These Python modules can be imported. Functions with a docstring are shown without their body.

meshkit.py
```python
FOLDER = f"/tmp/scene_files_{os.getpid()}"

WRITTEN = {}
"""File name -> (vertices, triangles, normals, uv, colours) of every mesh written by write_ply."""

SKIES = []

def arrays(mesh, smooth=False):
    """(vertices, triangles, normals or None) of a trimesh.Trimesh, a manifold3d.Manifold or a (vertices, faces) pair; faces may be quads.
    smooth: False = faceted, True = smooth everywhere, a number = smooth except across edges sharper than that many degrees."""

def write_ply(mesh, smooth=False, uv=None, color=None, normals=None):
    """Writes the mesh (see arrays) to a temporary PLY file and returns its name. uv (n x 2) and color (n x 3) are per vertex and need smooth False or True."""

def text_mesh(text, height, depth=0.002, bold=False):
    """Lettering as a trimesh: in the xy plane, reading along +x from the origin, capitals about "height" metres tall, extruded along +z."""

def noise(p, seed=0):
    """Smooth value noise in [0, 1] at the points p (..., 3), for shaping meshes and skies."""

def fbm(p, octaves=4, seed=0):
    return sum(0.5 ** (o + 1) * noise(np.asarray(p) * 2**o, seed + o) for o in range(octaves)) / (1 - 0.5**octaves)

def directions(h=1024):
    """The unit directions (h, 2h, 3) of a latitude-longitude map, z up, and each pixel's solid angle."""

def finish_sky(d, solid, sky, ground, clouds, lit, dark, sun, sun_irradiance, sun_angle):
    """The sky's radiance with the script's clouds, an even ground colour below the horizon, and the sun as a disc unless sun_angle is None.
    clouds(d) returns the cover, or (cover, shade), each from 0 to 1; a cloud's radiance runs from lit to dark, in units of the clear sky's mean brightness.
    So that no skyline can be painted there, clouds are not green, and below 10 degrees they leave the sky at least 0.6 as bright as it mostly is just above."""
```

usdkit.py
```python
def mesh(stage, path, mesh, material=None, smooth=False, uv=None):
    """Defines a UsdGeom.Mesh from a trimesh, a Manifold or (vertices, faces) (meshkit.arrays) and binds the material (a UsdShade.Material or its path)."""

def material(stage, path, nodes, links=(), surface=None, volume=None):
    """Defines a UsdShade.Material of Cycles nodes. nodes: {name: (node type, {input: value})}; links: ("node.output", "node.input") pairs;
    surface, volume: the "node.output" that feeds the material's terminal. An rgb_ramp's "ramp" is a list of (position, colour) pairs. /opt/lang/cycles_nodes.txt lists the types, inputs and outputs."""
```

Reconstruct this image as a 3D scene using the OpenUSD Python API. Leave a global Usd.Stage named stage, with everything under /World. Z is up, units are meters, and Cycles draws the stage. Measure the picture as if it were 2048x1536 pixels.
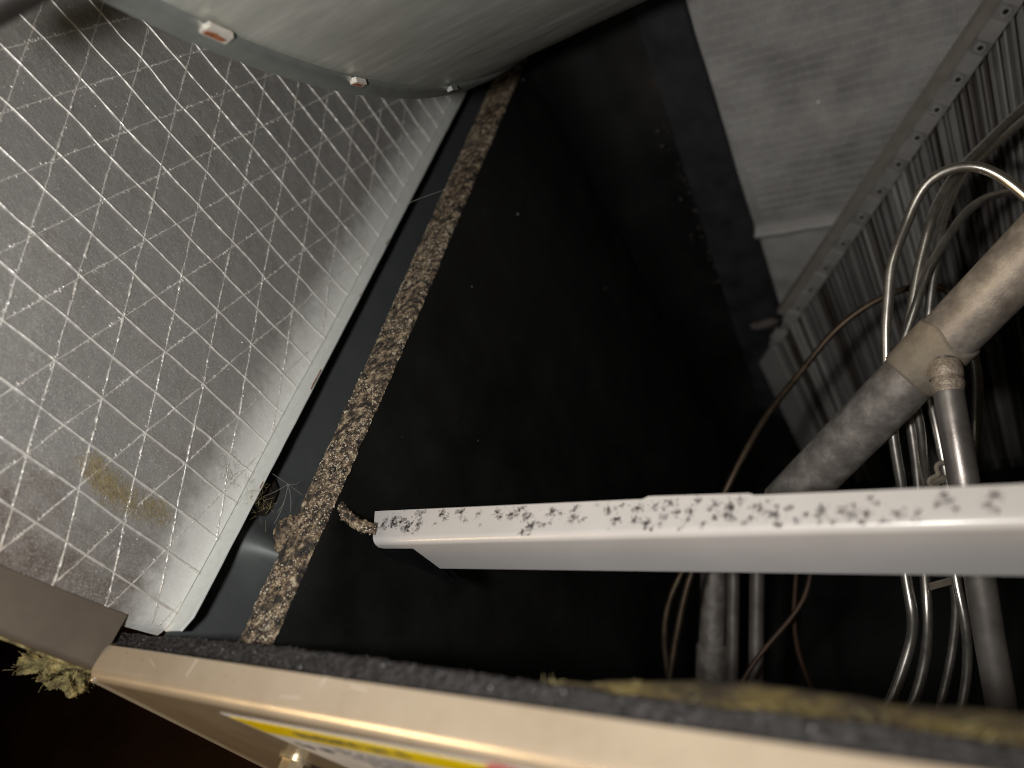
import math, random
import numpy as np, trimesh, usdkit, meshkit
from shapely.geometry import Polygon, Point
from shapely import union_all, affinity
from pxr import Usd, UsdGeom, UsdLux, UsdShade, Gf, Sdf

random.seed(7)
rng = np.random.default_rng(7)
stage = Usd.Stage.CreateInMemory()
UsdGeom.SetStageUpAxis(stage, UsdGeom.Tokens.z)
UsdGeom.SetStageMetersPerUnit(stage, 1.0)
UsdGeom.Xform.Define(stage, '/World')
UsdGeom.Scope.Define(stage, '/World/Looks')

# ------------------------------------------------------------------ camera
# x runs across the cabinet opening, y into the cabinet, z up
FOC = 1540.0
Q = np.array([[0.83487417, -0.52173015, 0.17545021], [0.22987759, 0.62009569, 0.75009175], [-0.5001414, -0.58590015, 0.63763594]])
C = np.array([0.33600068, -0.07418126, 0.20497685])
EXPOSURE = 0.0
cam = UsdGeom.Camera.Define(stage, '/World/camera')
m = np.eye(4)
m[0, :3], m[1, :3], m[2, :3], m[3, :3] = Q[:, 0], Q[:, 2], -Q[:, 1], C
cam.AddTransformOp().Set(Gf.Matrix4d(*m.ravel().tolist()))
cam.CreateFocalLengthAttr(26.0)
cam.CreateHorizontalApertureAttr(26.0 * 2048 / FOC)
cam.CreateVerticalApertureAttr(26.0 * 1536 / FOC)
cam.CreateClippingRangeAttr(Gf.Vec2f(0.005, 50))
cam.CreateFStopAttr(5.0)
cam.CreateFocusDistanceAttr(0.385)
cam.CreateExposureAttr(EXPOSURE)

# ------------------------------------------------------------------ lamps: the phone's torch beside the lens, a warm lamp in the room
def lamp_xf(prim, pos, target):
    pos, target = np.array(pos, float), np.array(target, float)
    z = pos - target; z /= np.linalg.norm(z)
    x = np.cross([0, 0, 1.0], z); x /= np.linalg.norm(x)
    y = np.cross(z, x)
    mm = np.eye(4); mm[0, :3], mm[1, :3], mm[2, :3], mm[3, :3] = x, y, z, pos
    UsdGeom.Xformable(prim).AddTransformOp().Set(Gf.Matrix4d(*mm.ravel().tolist()))
torch = UsdLux.DiskLight.Define(stage, '/World/torch_light')
torch.CreateRadiusAttr(0.013)
torch.CreateIntensityAttr(649.7)
torch.CreateColorAttr(Gf.Vec3f(1.0, 0.97, 0.92))
TORCH = C + Q @ np.array([-0.075, 0.0, -0.002])
lamp_xf(torch, TORCH, C + Q @ np.array([-0.02, 0.5, 0.02]))
room = UsdLux.RectLight.Define(stage, '/World/room_lamp')
room.CreateWidthAttr(0.35); room.CreateHeightAttr(0.35)
room.CreateIntensityAttr(34.0)
room.CreateColorAttr(Gf.Vec3f(1.0, 0.72, 0.38))
lamp_xf(room, (-1.0, -1.0, 0.72), (0.1, 0.0, 0.0))

# ------------------------------------------------------------------ helpers
def ray(u, v): return Q @ np.array([(u - 1024) / FOC, 1, -(v - 768) / FOC])
def H(u, v, ax, val):                       # the point of the plane axis = val seen at this place of the photograph
    r = ray(u, v); return C + r * ((val - C[ax]) / r[ax])
def HP(u, v, p0, n):                        # the same for any plane
    r = ray(u, v); return C + r * (np.dot(np.asarray(p0) - C, n) / np.dot(r, n))
def V(u, v, t): return C + ray(u, v) * t

used = {}
def path_for(name, parent=None):
    base = (parent.GetPath().pathString if parent is not None else '/World') + '/' + name
    k = used.get(base, 0); used[base] = k + 1
    return base if k == 0 else '%s_%03d' % (base, k)
def thing(name, label, cat, loc=(0, 0, 0), group=None):
    x = UsdGeom.Xform.Define(stage, path_for(name))
    x.AddTranslateOp().Set(Gf.Vec3d(*[float(a) for a in loc]))
    p = x.GetPrim(); tag(p, label, cat, group)
    origins[p.GetPath().pathString] = np.array(loc, float)
    return p
origins = {}
def tag(p, label=None, cat=None, group=None, kind=None):
    for k, v in (('label', label), ('category', cat), ('group', group), ('kind', kind)):
        if v: p.SetCustomDataByKey(k, v)
def obj(name, mesh, mat, parent=None, smooth=False, label=None, kind=None):
    v, f = (mesh.vertices, mesh.faces) if hasattr(mesh, 'vertices') else mesh
    v = np.array(v, float)
    if parent is not None:
        q = parent
        while q.GetPath().pathString not in origins: q = q.GetParent()
        v = v - origins[q.GetPath().pathString]
    p = usdkit.mesh(stage, path_for(name, parent), (v, np.asarray(f)), mat, smooth=smooth).GetPrim()
    tag(p, label=label, kind=kind)
    return p
def tri(f):
    f = np.asarray(f)
    return np.vstack([f[:, [0, 1, 2]], f[:, [0, 2, 3]]]) if f.shape[1] == 4 else f
def join(ms):
    vs, fs, o = [], [], 0
    for mm in ms:
        v, f = (mm.vertices, mm.faces) if hasattr(mm, 'vertices') else mm
        vs.append(np.asarray(v)); fs.append(tri(f) + o); o += len(v)
    return np.vstack(vs), np.vstack(fs)
def gridmesh(P, closed_u=False):             # P (n, m, 3)
    n, mm = P.shape[:2]
    i, j = np.meshgrid(np.arange(n if closed_u else n - 1), np.arange(mm - 1), indexing='ij')
    i2 = (i + 1) % n
    a, b, c, d = i * mm + j, i2 * mm + j, i2 * mm + j + 1, i * mm + j + 1
    return P.reshape(-1, 3), np.stack([a, b, c, d], -1).reshape(-1, 4)
def spline(pts, n=60):
    pts = np.array(pts, float)
    d = np.r_[0, np.cumsum(np.linalg.norm(np.diff(pts, axis=0), axis=1))]
    from scipy.interpolate import PchipInterpolator, CubicSpline
    cs = CubicSpline(d, pts) if len(pts) > 2 else PchipInterpolator(d, pts)
    return cs(np.linspace(0, d[-1], n))
def tube(pts, r, segs=16, cap=True):
    pts = np.asarray(pts, float); n = len(pts)
    r = np.broadcast_to(np.asarray(r, float), (n,)) if np.ndim(r) < 2 else r
    T = np.gradient(pts, axis=0); T /= np.linalg.norm(T, axis=1, keepdims=True)
    a = np.cross(T[0], [0.3, 0.5, 0.8]); a /= np.linalg.norm(a)
    rows = []
    ang = np.arange(segs) / segs * 2 * np.pi
    for k in range(n):
        a = a - T[k] * np.dot(a, T[k]); a /= np.linalg.norm(a)
        b = np.cross(T[k], a)
        rr = r[k] if np.ndim(r) == 2 else r[k]
        rows.append(pts[k] + (np.cos(ang)[:, None] * a + np.sin(ang)[:, None] * b) * (rr[:, None] if np.ndim(rr) else rr))
    P = np.array(rows)                       # n, segs, 3
    v = P.reshape(-1, 3)
    i, j = np.meshgrid(np.arange(n - 1), np.arange(segs), indexing='ij'); j2 = (j + 1) % segs
    f = tri(np.stack([i * segs + j, i * segs + j2, (i + 1) * segs + j2, (i + 1) * segs + j], -1).reshape(-1, 4))
    if cap:
        v = np.vstack([v, pts[:1], pts[-1:]]); c0, c1 = len(v) - 2, len(v) - 1
        s = np.arange(segs); s2 = (s + 1) % segs
        f = np.vstack([f, np.c_[np.full(segs, c0), s2, s], np.c_[np.full(segs, c1), (n - 1) * segs + s, (n - 1) * segs + s2]])
    return v, f
def box(lo, hi): 
    lo, hi = np.array(lo, float), np.array(hi, float)
    return trimesh.creation.box(hi - lo, trimesh.transformations.translation_matrix((lo + hi) / 2))
def prism(poly, frame, depth):               # shapely polygon in (a, b) of frame (origin, A, B), extruded along N by depth
    o, A, B = [np.asarray(x, float) for x in frame]; N = np.cross(A, B); N /= np.linalg.norm(N)
    t = trimesh.creation.extrude_polygon(poly, depth, engine='earcut')
    v = np.asarray(t.vertices)
    return o + v[:, :1] * A + v[:, 1:2] * B + v[:, 2:] * N, np.asarray(t.faces)
def fbm(p, octv=4, seed=0): return meshkit.fbm(p, octv, seed) - 0.5
def sweep(section, axis_pts, closed=True):   # section (k, 3) offsets, moved along axis_pts (n, 3), straight extrusion
    P = np.array([s + np.asarray(axis_pts) for s in section])     # k, n, 3
    return gridmesh(P, closed_u=closed)
def rod(a, b, w, h, up):                     # flat bar from a to b, w wide, h thick along up
    a, b, up = np.array(a, float), np.array(b, float), np.array(up, float)
    d = (b - a) / np.linalg.norm(b - a); s = np.cross(up, d); s /= np.linalg.norm(s); up = np.cross(d, s)
    v = [p + s * sx * w / 2 + up * uz * h for p in (a, b) for sx in (-1, 1) for uz in (0, 1)]
    f = [[0, 1, 3, 2], [4, 6, 7, 5], [0, 4, 5, 1], [2, 3, 7, 6], [1, 5, 7, 3], [0, 2, 6, 4]]
    return np.array(v), np.array(f)

def grains(n, yfun, seed, lo, hi):
    rg = np.random.default_rng(seed)
    o = np.array([[1, 0, 0], [-1, 0, 0], [0, 1, 0], [0, -1, 0], [0, 0, 1], [0, 0, -1]], float)
    of = np.array([[0, 2, 4], [2, 1, 4], [1, 3, 4], [3, 0, 4], [2, 0, 5], [1, 2, 5], [3, 1, 5], [0, 3, 5]])
    vs = []
    for _ in range(n):
        p = yfun(rg); s = lo + (hi - lo) * rg.random() ** 3
        R = trimesh.transformations.random_rotation_matrix(rg.random(3))[:3, :3]
        vs.append(p + (o * s * rg.uniform(0.55, 1.3, (6, 1))) @ R.T)
    v = np.vstack(vs); f = (of[None] + (np.arange(n) * 6)[:, None, None]).reshape(-1, 3)
    return v, f

# ------------------------------------------------------------------ materials
def mat(name, nodes, links, surface): return usdkit.material(stage, '/World/Looks/' + name, nodes, links, surface=surface)
def surf(name, ramp, scale=40, detail=6, rough=(0.5, 0.5), metal=(0, 0), bump=(300, 0.2, 0.0004), distort=0.0, spec=0.5, stretch=None, extra=None, coat=0.0, bump2=None, nrough=0.6, xgrad=None):
    """Noise-driven colour ramp, roughness and metalness, with fine relief."""
    nodes = {'g': ('geometry', {}),
             'n': ('noise_texture', {'scale': float(scale), 'detail': float(detail), 'roughness': float(nrough), 'distortion': float(distort)}),
             'r': ('rgb_ramp', {'ramp': ramp}),
             'mr': ('map_range', {'from_min': 0.3, 'from_max': 0.7, 'to_min': float(rough[0]), 'to_max': float(rough[1]), 'clamp': True}),
             'mm': ('map_range', {'from_min': 0.3, 'from_max': 0.7, 'to_min': float(metal[0]), 'to_max': float(metal[1]), 'clamp': True}),
             'bn': ('noise_texture', {'scale': float(bump[0]), 'detail': 3.0, 'roughness': 0.6}),
             'b': ('bump', {'strength': float(bump[1]), 'distance': float(bump[2])}),
             'p': ('principled_bsdf', {'specular_ior_level': float(spec), 'coat_weight': float(coat), 'coat_roughness': 0.15})}
    links = [('n.fac', 'r.fac'), ('r.color', 'p.base_color'), ('n.fac', 'mr.value'), ('mr.result', 'p.roughness'), ('n.fac', 'mm.value'), ('mm.result', 'p.metallic'),
             ('g.position', 'bn.vector'), ('bn.fac', 'b.height'), ('b.normal', 'p.normal')]
    if stretch is not None:
        nodes['map'] = ('mapping', {'scale': tuple(stretch)})
        links += [('g.position', 'map.vector'), ('map.vector', 'n.vector')]
    else:
        links += [('g.position', 'n.vector')]
    if xgrad:                                # darker towards the partition end
        nodes.update({'xs': ('separate_xyz', {}), 'xm': ('map_range', {'from_min': xgrad[0], 'from_max': xgrad[1], 'to_min': xgrad[2], 'to_max': 0.0, 'clamp': True}), 'xa': ('math', {'math_type': 'add'})})
        links = [l for l in links if l[1] != 'r.fac'] + [('g.position', 'xs.vector'), ('xs.x', 'xm.value'), ('n.fac', 'xa.value1'), ('xm.result', 'xa.value2'), ('xa.value', 'r.fac')]
    if bump2:
        nodes['bn2'] = ('noise_texture', {'scale': float(bump2[0]), 'detail': 4.0, 'roughness': 0.6})
        nodes['b2'] = ('bump', {'strength': float(bump2[1]), 'distance': float(bump2[2])})
        links += [('g.position', 'bn2.vector'), ('bn2.fac', 'b2.height'), ('b2.normal', 'b.normal')]
    return mat(name, nodes, links, 'p.BSDF')

M = {}
# foil: bright metal under a film of dust; more dirt near the opening
def foil_mat(name, clean, dirt, lo, hi, ygrad=None, rough=(0.3, 0.6), metal=(0.95, 0.25), scale=22, bumps=(1100, 0.5, 0.0003), band=None, crinkle=(70.0, 0.15), speck=0.0):
    nodes = {'g': ('geometry', {}), 'n': ('noise_texture', {'scale': float(scale), 'detail': 9.0, 'roughness': 0.70}),
             'f': ('map_range', {'from_min': float(lo), 'from_max': float(hi), 'to_min': 0.0, 'to_max': 1.0, 'clamp': True}),
             'c': ('mix_color', {'a': clean, 'b': dirt}),
             'ro': ('map_range', {'from_min': 0.0, 'from_max': 1.0, 'to_min': float(rough[0]), 'to_max': float(rough[1]), 'clamp': True}),
             'me': ('map_range', {'from_min': 0.0, 'from_max': 1.0, 'to_min': float(metal[0]), 'to_max': float(metal[1]), 'clamp': True}),
             'bn': ('noise_texture', {'scale': float(bumps[0]), 'detail': 2.0, 'roughness': 0.7}),
             'b': ('bump', {'strength': float(bumps[1]), 'distance': float(bumps[2])}),
             'bw': ('noise_texture', {'scale': float(crinkle[0]), 'detail': 6.0, 'roughness': 0.68}),
             'b2': ('bump', {'strength': float(crinkle[1]), 'distance': 0.0010}),
             'p': ('principled_bsdf', {})}
    links = [('g.position', 'n.vector'), ('g.position', 'bn.vector'), ('g.position', 'bw.vector'), ('bw.fac', 'b2.height'), ('b2.normal', 'b.normal'), ('bn.fac', 'b.height'), ('b.normal', 'p.normal'),
             ('f.result', 'c.fac'), ('c.result', 'p.base_color'), ('f.result', 'ro.value'), ('ro.result', 'p.roughness'), ('f.result', 'me.value'), ('me.result', 'p.metallic')]
    if speck:                                # foil sparkle put into the colour as fine pale specks
        nodes.update({'sp': ('noise_texture', {'scale': 1400.0, 'detail': 3.0, 'roughness': 0.7}), 'spf': ('map_range', {'from_min': 0.52, 'from_max': 0.68, 'to_min': 0.0, 'to_max': float(speck), 'clamp': True}),
                      'spc': ('mix_color', {'b': (0.86, 0.85, 0.83)}), 'spm': ('math', {'math_type': 'subtract'})})
        links = [l for l in links if l[1] not in ('p.base_color', 'p.metallic')]
        links += [('g.position', 'sp.vector'), ('sp.fac', 'spf.value'), ('spf.result', 'spc.fac'), ('c.result', 'spc.a'), ('spc.result', 'p.base_color'), ('me.result', 'spm.value1'), ('spf.result', 'spm.value2'), ('spm.value', 'p.metallic')]
    if band:  # bright reflection of the lip, painted into the foil as a pale band
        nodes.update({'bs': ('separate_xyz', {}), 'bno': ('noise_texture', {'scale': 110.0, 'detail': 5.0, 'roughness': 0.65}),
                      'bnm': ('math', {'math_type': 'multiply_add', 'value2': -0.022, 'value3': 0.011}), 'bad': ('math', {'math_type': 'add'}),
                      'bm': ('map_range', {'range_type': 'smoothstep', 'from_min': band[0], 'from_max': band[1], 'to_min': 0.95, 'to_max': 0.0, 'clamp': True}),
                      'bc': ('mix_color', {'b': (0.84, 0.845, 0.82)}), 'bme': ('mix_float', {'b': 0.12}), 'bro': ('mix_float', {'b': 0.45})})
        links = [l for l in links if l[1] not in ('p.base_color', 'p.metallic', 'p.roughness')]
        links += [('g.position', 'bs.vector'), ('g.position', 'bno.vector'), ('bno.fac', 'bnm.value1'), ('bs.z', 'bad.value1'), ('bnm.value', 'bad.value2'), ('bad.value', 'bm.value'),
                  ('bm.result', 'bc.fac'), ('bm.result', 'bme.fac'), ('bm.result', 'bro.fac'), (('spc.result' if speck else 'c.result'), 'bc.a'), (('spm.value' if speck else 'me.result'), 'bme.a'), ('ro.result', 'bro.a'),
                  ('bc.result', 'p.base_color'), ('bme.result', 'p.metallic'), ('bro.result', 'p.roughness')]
    if ygrad:
        nodes['s'] = ('separate_xyz', {})
        nodes['y'] = ('map_range', {'from_min': float(ygrad[0]), 'from_max': float(ygrad[1]), 'to_min': float(ygrad[2]), 'to_max': 0.0, 'clamp': True})
        nodes['ad'] = ('math', {'math_type': 'add'})
        links += [('g.position', 's.vector'), ('s.y', 'y.value'), ('n.fac', 'ad.value1'), ('y.result', 'ad.value2'), ('ad.value', 'f.value')]
    else:
        links += [('n.fac', 'f.value')]
    return mat(name, nodes, links, 'p.BSDF')
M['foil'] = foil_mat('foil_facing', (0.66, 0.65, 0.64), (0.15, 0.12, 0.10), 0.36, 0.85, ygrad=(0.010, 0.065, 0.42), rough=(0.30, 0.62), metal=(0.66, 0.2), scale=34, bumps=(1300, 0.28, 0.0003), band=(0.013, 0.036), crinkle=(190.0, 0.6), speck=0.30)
M['thread'] = foil_mat('foil_over_thread', (0.92, 0.91, 0.88), (0.55, 0.49, 0.43), 0.4, 0.85, ygrad=(0.012, 0.05, 0.3), rough=(0.36, 0.6), metal=(0.55, 0.15), scale=120, bumps=(900, 0.35, 0.0004))  # whiter than the facing: highlights of ridges and creases put into the colour
M['dusty_foil'] = foil_mat('dusty_foil', (0.36, 0.348, 0.335), (0.62, 0.605, 0.585), 0.26, 0.66, rough=(0.5, 0.8), metal=(0.3, 0.05), scale=17, bumps=(300, 0.4, 0.0006))
M['dusty_thread'] = foil_mat('dusty_thread', (0.46, 0.445, 0.43), (0.70, 0.685, 0.665), 0.35, 0.7, rough=(0.5, 0.8), metal=(0.2, 0.0), scale=17)
M['galv'] = surf('galvanised_blower', [(0.3, (0.48, 0.49, 0.44)), (0.5, (0.58, 0.585, 0.535)), (0.7, (0.74, 0.74, 0.69))], scale=90, detail=8, rough=(0.34, 0.5), metal=(0.5, 0.65), bump=(700, 0.15, 0.0003), stretch=(0.35, 1.8, 1.8))
M['galv_rim'] = surf('galvanised_rim', [(0.3, (0.27, 0.285, 0.275)), (0.7, (0.37, 0.385, 0.37))], scale=120, rough=(0.4, 0.5), metal=(0.6, 0.7), bump=(500, 0.2, 0.0003))
M['lip'] = surf('lip_steel', [(0.3, (0.74, 0.765, 0.745)), (0.7, (0.84, 0.855, 0.835))], scale=260, rough=(0.45, 0.6), metal=(0.2, 0.25), bump=(1200, 0.2, 0.0003))
M['grey_sheet'] = surf('grey_sheet_steel', [(0.3, (0.13, 0.142, 0.145)), (0.7, (0.17, 0.185, 0.188))], scale=60, rough=(0.42, 0.5), metal=(0.35, 0.45), bump=(900, 0.08, 0.0003))
M['rust'] = surf('rust', [(0.3, (0.12, 0.035, 0.015)), (0.6, (0.36, 0.12, 0.04)), (0.8, (0.5, 0.3, 0.18))], scale=500, rough=(0.7, 0.9), bump=(1500, 0.6, 0.0005))
M['bright_cut'] = surf('bright_cut_metal', [(0.3, (0.75, 0.68, 0.60)), (0.7, (0.9, 0.85, 0.78))], scale=600, rough=(0.3, 0.5), metal=(0.4, 0.5), bump=(1500, 0.3, 0.0003))
M['dark_hole'] = surf('dark_opening', [(0.3, (0.01, 0.01, 0.01)), (0.7, (0.02, 0.018, 0.015))], rough=(0.8, 0.9))
M['crud'] = surf('crusted_dirt', [(0.30, (0.010, 0.010, 0.012)), (0.43, (0.030, 0.025, 0.022)), (0.50, (0.12, 0.088, 0.062)), (0.57, (0.33, 0.245, 0.155)), (0.67, (0.66, 0.57, 0.42))], nrough=0.66, scale=215, detail=8, rough=(0.45, 0.85), bump=(1400, 0.9, 0.0008), bump2=(420, 0.7, 0.002))
M['grain_pale'] = surf('pale_grain', [(0.3, (0.30, 0.20, 0.11)), (0.5, (0.62, 0.52, 0.37)), (0.7, (0.95, 0.92, 0.84))], scale=350, rough=(0.4, 0.8), bump=(1500, 0.5, 0.0004))
M['grain_dark'] = surf('dark_grain', [(0.3, (0.02, 0.016, 0.014)), (0.5, (0.09, 0.06, 0.045)), (0.7, (0.26, 0.15, 0.07))], scale=350, rough=(0.5, 0.9), bump=(1500, 0.5, 0.0004))
M['hole_fill'] = surf('dark_hole_fill', [(0.3, (0.006, 0.005, 0.004)), (0.55, (0.018, 0.013, 0.009)), (0.7, (0.10, 0.065, 0.03))], scale=260, rough=(0.7, 0.9), bump=(900, 0.7, 0.0006))  # near black with brown flecks, fills the hole in the grey sheet
M['black_liner'] = surf('black_liner', [(0.3, (0.003, 0.0035, 0.0035)), (0.6, (0.006, 0.0065, 0.006)), (0.78, (0.018, 0.0175, 0.016))], scale=16, detail=9, rough=(0.42, 0.75), bump=(500, 0.3, 0.0005))
M['black_plastic'] = surf('black_plastic', [(0.3, (0.004, 0.0045, 0.0055)), (0.7, (0.008, 0.0085, 0.010))], scale=30, rough=(0.25, 0.4), bump=(600, 0.15, 0.0004))
M['back_liner'] = surf('back_liner', [(0.3, (0.005, 0.005, 0.005)), (0.5, (0.017, 0.017, 0.016)), (0.62, (0.042, 0.034, 0.029)), (0.75, (0.12, 0.095, 0.08))], xgrad=(0.065, 0.145, -0.28), scale=11, detail=8, rough=(0.5, 0.8), bump=(400, 0.4, 0.0006))
M['flake'] = surf('flake', [(0.3, (0.05, 0.04, 0.035)), (0.7, (0.16, 0.13, 0.115))], scale=200, rough=(0.7, 0.9))
M['gasket'] = surf('gasket', [(0.3, (0.016, 0.017, 0.021)), (0.7, (0.045, 0.046, 0.054))], scale=40, rough=(0.6, 0.8), bump=(500, 0.3, 0.0006))
M['rail'] = surf('white_paint', [(0.3, (0.54, 0.52, 0.515)), (0.7, (0.61, 0.585, 0.58))], scale=20, rough=(0.28, 0.36), bump=(900, 0.05, 0.0003), coat=0.3)
M['beige'] = surf('beige_paint', [(0.28, (0.36, 0.29, 0.21)), (0.42, (0.42, 0.345, 0.26)), (0.7, (0.48, 0.405, 0.31))], scale=24, rough=(0.24, 0.32), metal=(0.2, 0.25), bump=(1500, 0.12, 0.0003), coat=0.5)
M['beige_dull'] = surf('dull_beige', [(0.3, (0.125, 0.10, 0.078)), (0.7, (0.17, 0.138, 0.107))], scale=30, rough=(0.45, 0.55), bump=(900, 0.1, 0.0003))
M['foam_grit'] = surf('foam_grit', [(0.3, (0.015, 0.013, 0.013)), (0.7, (0.10, 0.09, 0.088))], scale=300, rough=(0.25, 0.45))
M['foam'] = surf('black_foam', [(0.35, (0.008, 0.007, 0.007)), (0.55, (0.022, 0.019, 0.018)), (0.75, (0.075, 0.066, 0.063))], scale=400, detail=5, rough=(0.35, 0.7), bump=(900, 0.9, 0.001), bump2=(250, 0.5, 0.002))
M['wool'] = surf('yellow_wool', [(0.3, (0.012, 0.008, 0.004)), (0.45, (0.042, 0.028, 0.011)), (0.6, (0.115, 0.084, 0.024)), (0.75, (0.22, 0.17, 0.055))], scale=170, detail=7, rough=(0.8, 1), bump=(900, 0.9, 0.001), stretch=(0.35, 1, 1))
M['tuft'] = surf('torn_wool', [(0.3, (0.05, 0.042, 0.02)), (0.45, (0.15, 0.125, 0.055)), (0.6, (0.38, 0.32, 0.14)), (0.75, (0.62, 0.54, 0.30))], scale=240, detail=7, rough=(0.8, 1), bump=(900, 0.9, 0.001))
M['wool_fibre'] = surf('wool_fibre', [(0.3, (0.20, 0.16, 0.06)), (0.5, (0.40, 0.33, 0.14)), (0.7, (0.62, 0.55, 0.32))], scale=300, rough=(0.6, 0.9))
M['dust_fibre'] = surf('dust_fibre', [(0.3, (0.28, 0.21, 0.09)), (0.7, (0.50, 0.42, 0.24))], scale=300, rough=(0.7, 0.9))
M['silk'] = surf('silk', [(0.3, (0.32, 0.31, 0.28)), (0.7, (0.45, 0.43, 0.4))], scale=300, rough=(0.4, 0.6))
M['alu_tube'] = surf('bright_tube', [(0.3, (0.60, 0.565, 0.52)), (0.7, (0.76, 0.72, 0.67))], scale=90, rough=(0.24, 0.34), metal=(0.9, 0.9), bump=(700, 0.06, 0.0003))
M['copper_tube'] = surf('tarnished_copper', [(0.3, (0.07, 0.05, 0.034)), (0.7, (0.15, 0.11, 0.078))], scale=90, rough=(0.42, 0.55), metal=(0.75, 0.75), bump=(700, 0.06, 0.0003))
M['wire'] = surf('brown_wire', [(0.3, (0.05, 0.028, 0.018)), (0.7, (0.09, 0.05, 0.032))], scale=90, rough=(0.5, 0.6), metal=(0.3, 0.3), bump=(700, 0.06, 0.0003))
M['header'] = surf('oxidised_pipe', [(0.3, (0.24, 0.215, 0.195)), (0.5, (0.34, 0.308, 0.283)), (0.72, (0.52, 0.48, 0.445))], scale=120, detail=8, rough=(0.48, 0.62), metal=(0.5, 0.45), bump=(900, 0.4, 0.0005))
M['collar'] = surf('brazed_collar', [(0.3, (0.26, 0.22, 0.175)), (0.7, (0.40, 0.35, 0.285))], scale=120, rough=(0.6, 0.75), metal=(0.2, 0.2), bump=(700, 0.5, 0.0005))
M['braze'] = surf('braze_bead', [(0.3, (0.35, 0.28, 0.22)), (0.7, (0.62, 0.52, 0.42))], scale=400, rough=(0.35, 0.6), metal=(0.4, 0.4), bump=(700, 0.8, 0.0008))
M['branch'] = surf('branch_pipe', [(0.3, (0.33, 0.29, 0.27)), (0.7, (0.50, 0.46, 0.43))], scale=60, rough=(0.32, 0.45), metal=(0.75, 0.75), bump=(900, 0.15, 0.0004), stretch=(1, 1, 0.15))
M['fin_bright'] = surf('bright_fin', [(0.3, (0.60, 0.585, 0.56)), (0.7, (0.80, 0.78, 0.75))], scale=25, rough=(0.4, 0.55), metal=(0.4, 0.3), stretch=(1, 1, 0.5))
M['fin_mid'] = surf('dull_fin', [(0.3, (0.34, 0.33, 0.315)), (0.7, (0.48, 0.465, 0.45))], scale=25, rough=(0.45, 0.6), metal=(0.4, 0.3), stretch=(1, 1, 0.5))
M['fin_dirty'] = surf('dirty_fin', [(0.3, (0.10, 0.08, 0.07)), (0.7, (0.21, 0.18, 0.165))], scale=25, rough=(0.5, 0.7), metal=(0.4, 0.2), stretch=(1, 1, 0.5))
M['sheet_edge'] = surf('coil_edge_plate', [(0.3, (0.40, 0.36, 0.31)), (0.7, (0.53, 0.485, 0.435))], scale=60, rough=(0.45, 0.6), metal=(0.4, 0.4), bump=(600, 0.3, 0.0005))
M['sheet_tab'] = surf('coil_plate_land', [(0.3, (0.62, 0.605, 0.58)), (0.7, (0.78, 0.76, 0.74))], scale=60, rough=(0.35, 0.5), metal=(0.5, 0.5), bump=(600, 0.2, 0.0005))
M['label_white'] = surf('label_paper', [(0.3, (0.74, 0.73, 0.78)), (0.7, (0.82, 0.81, 0.85))], scale=60, rough=(0.3, 0.4))
M['label_yellow'] = surf('label_yellow', [(0.3, (0.90, 0.68, 0.0)), (0.7, (0.94, 0.74, 0.01))], scale=60, rough=(0.3, 0.4))
M['label_ink'] = surf('label_ink', [(0.3, (0.03, 0.03, 0.04)), (0.7, (0.07, 0.07, 0.08))], scale=60, rough=(0.4, 0.5))
M['label_red'] = surf('label_red', [(0.3, (0.75, 0.12, 0.08)), (0.7, (0.82, 0.16, 0.11))], scale=60, rough=(0.3, 0.4))
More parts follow.
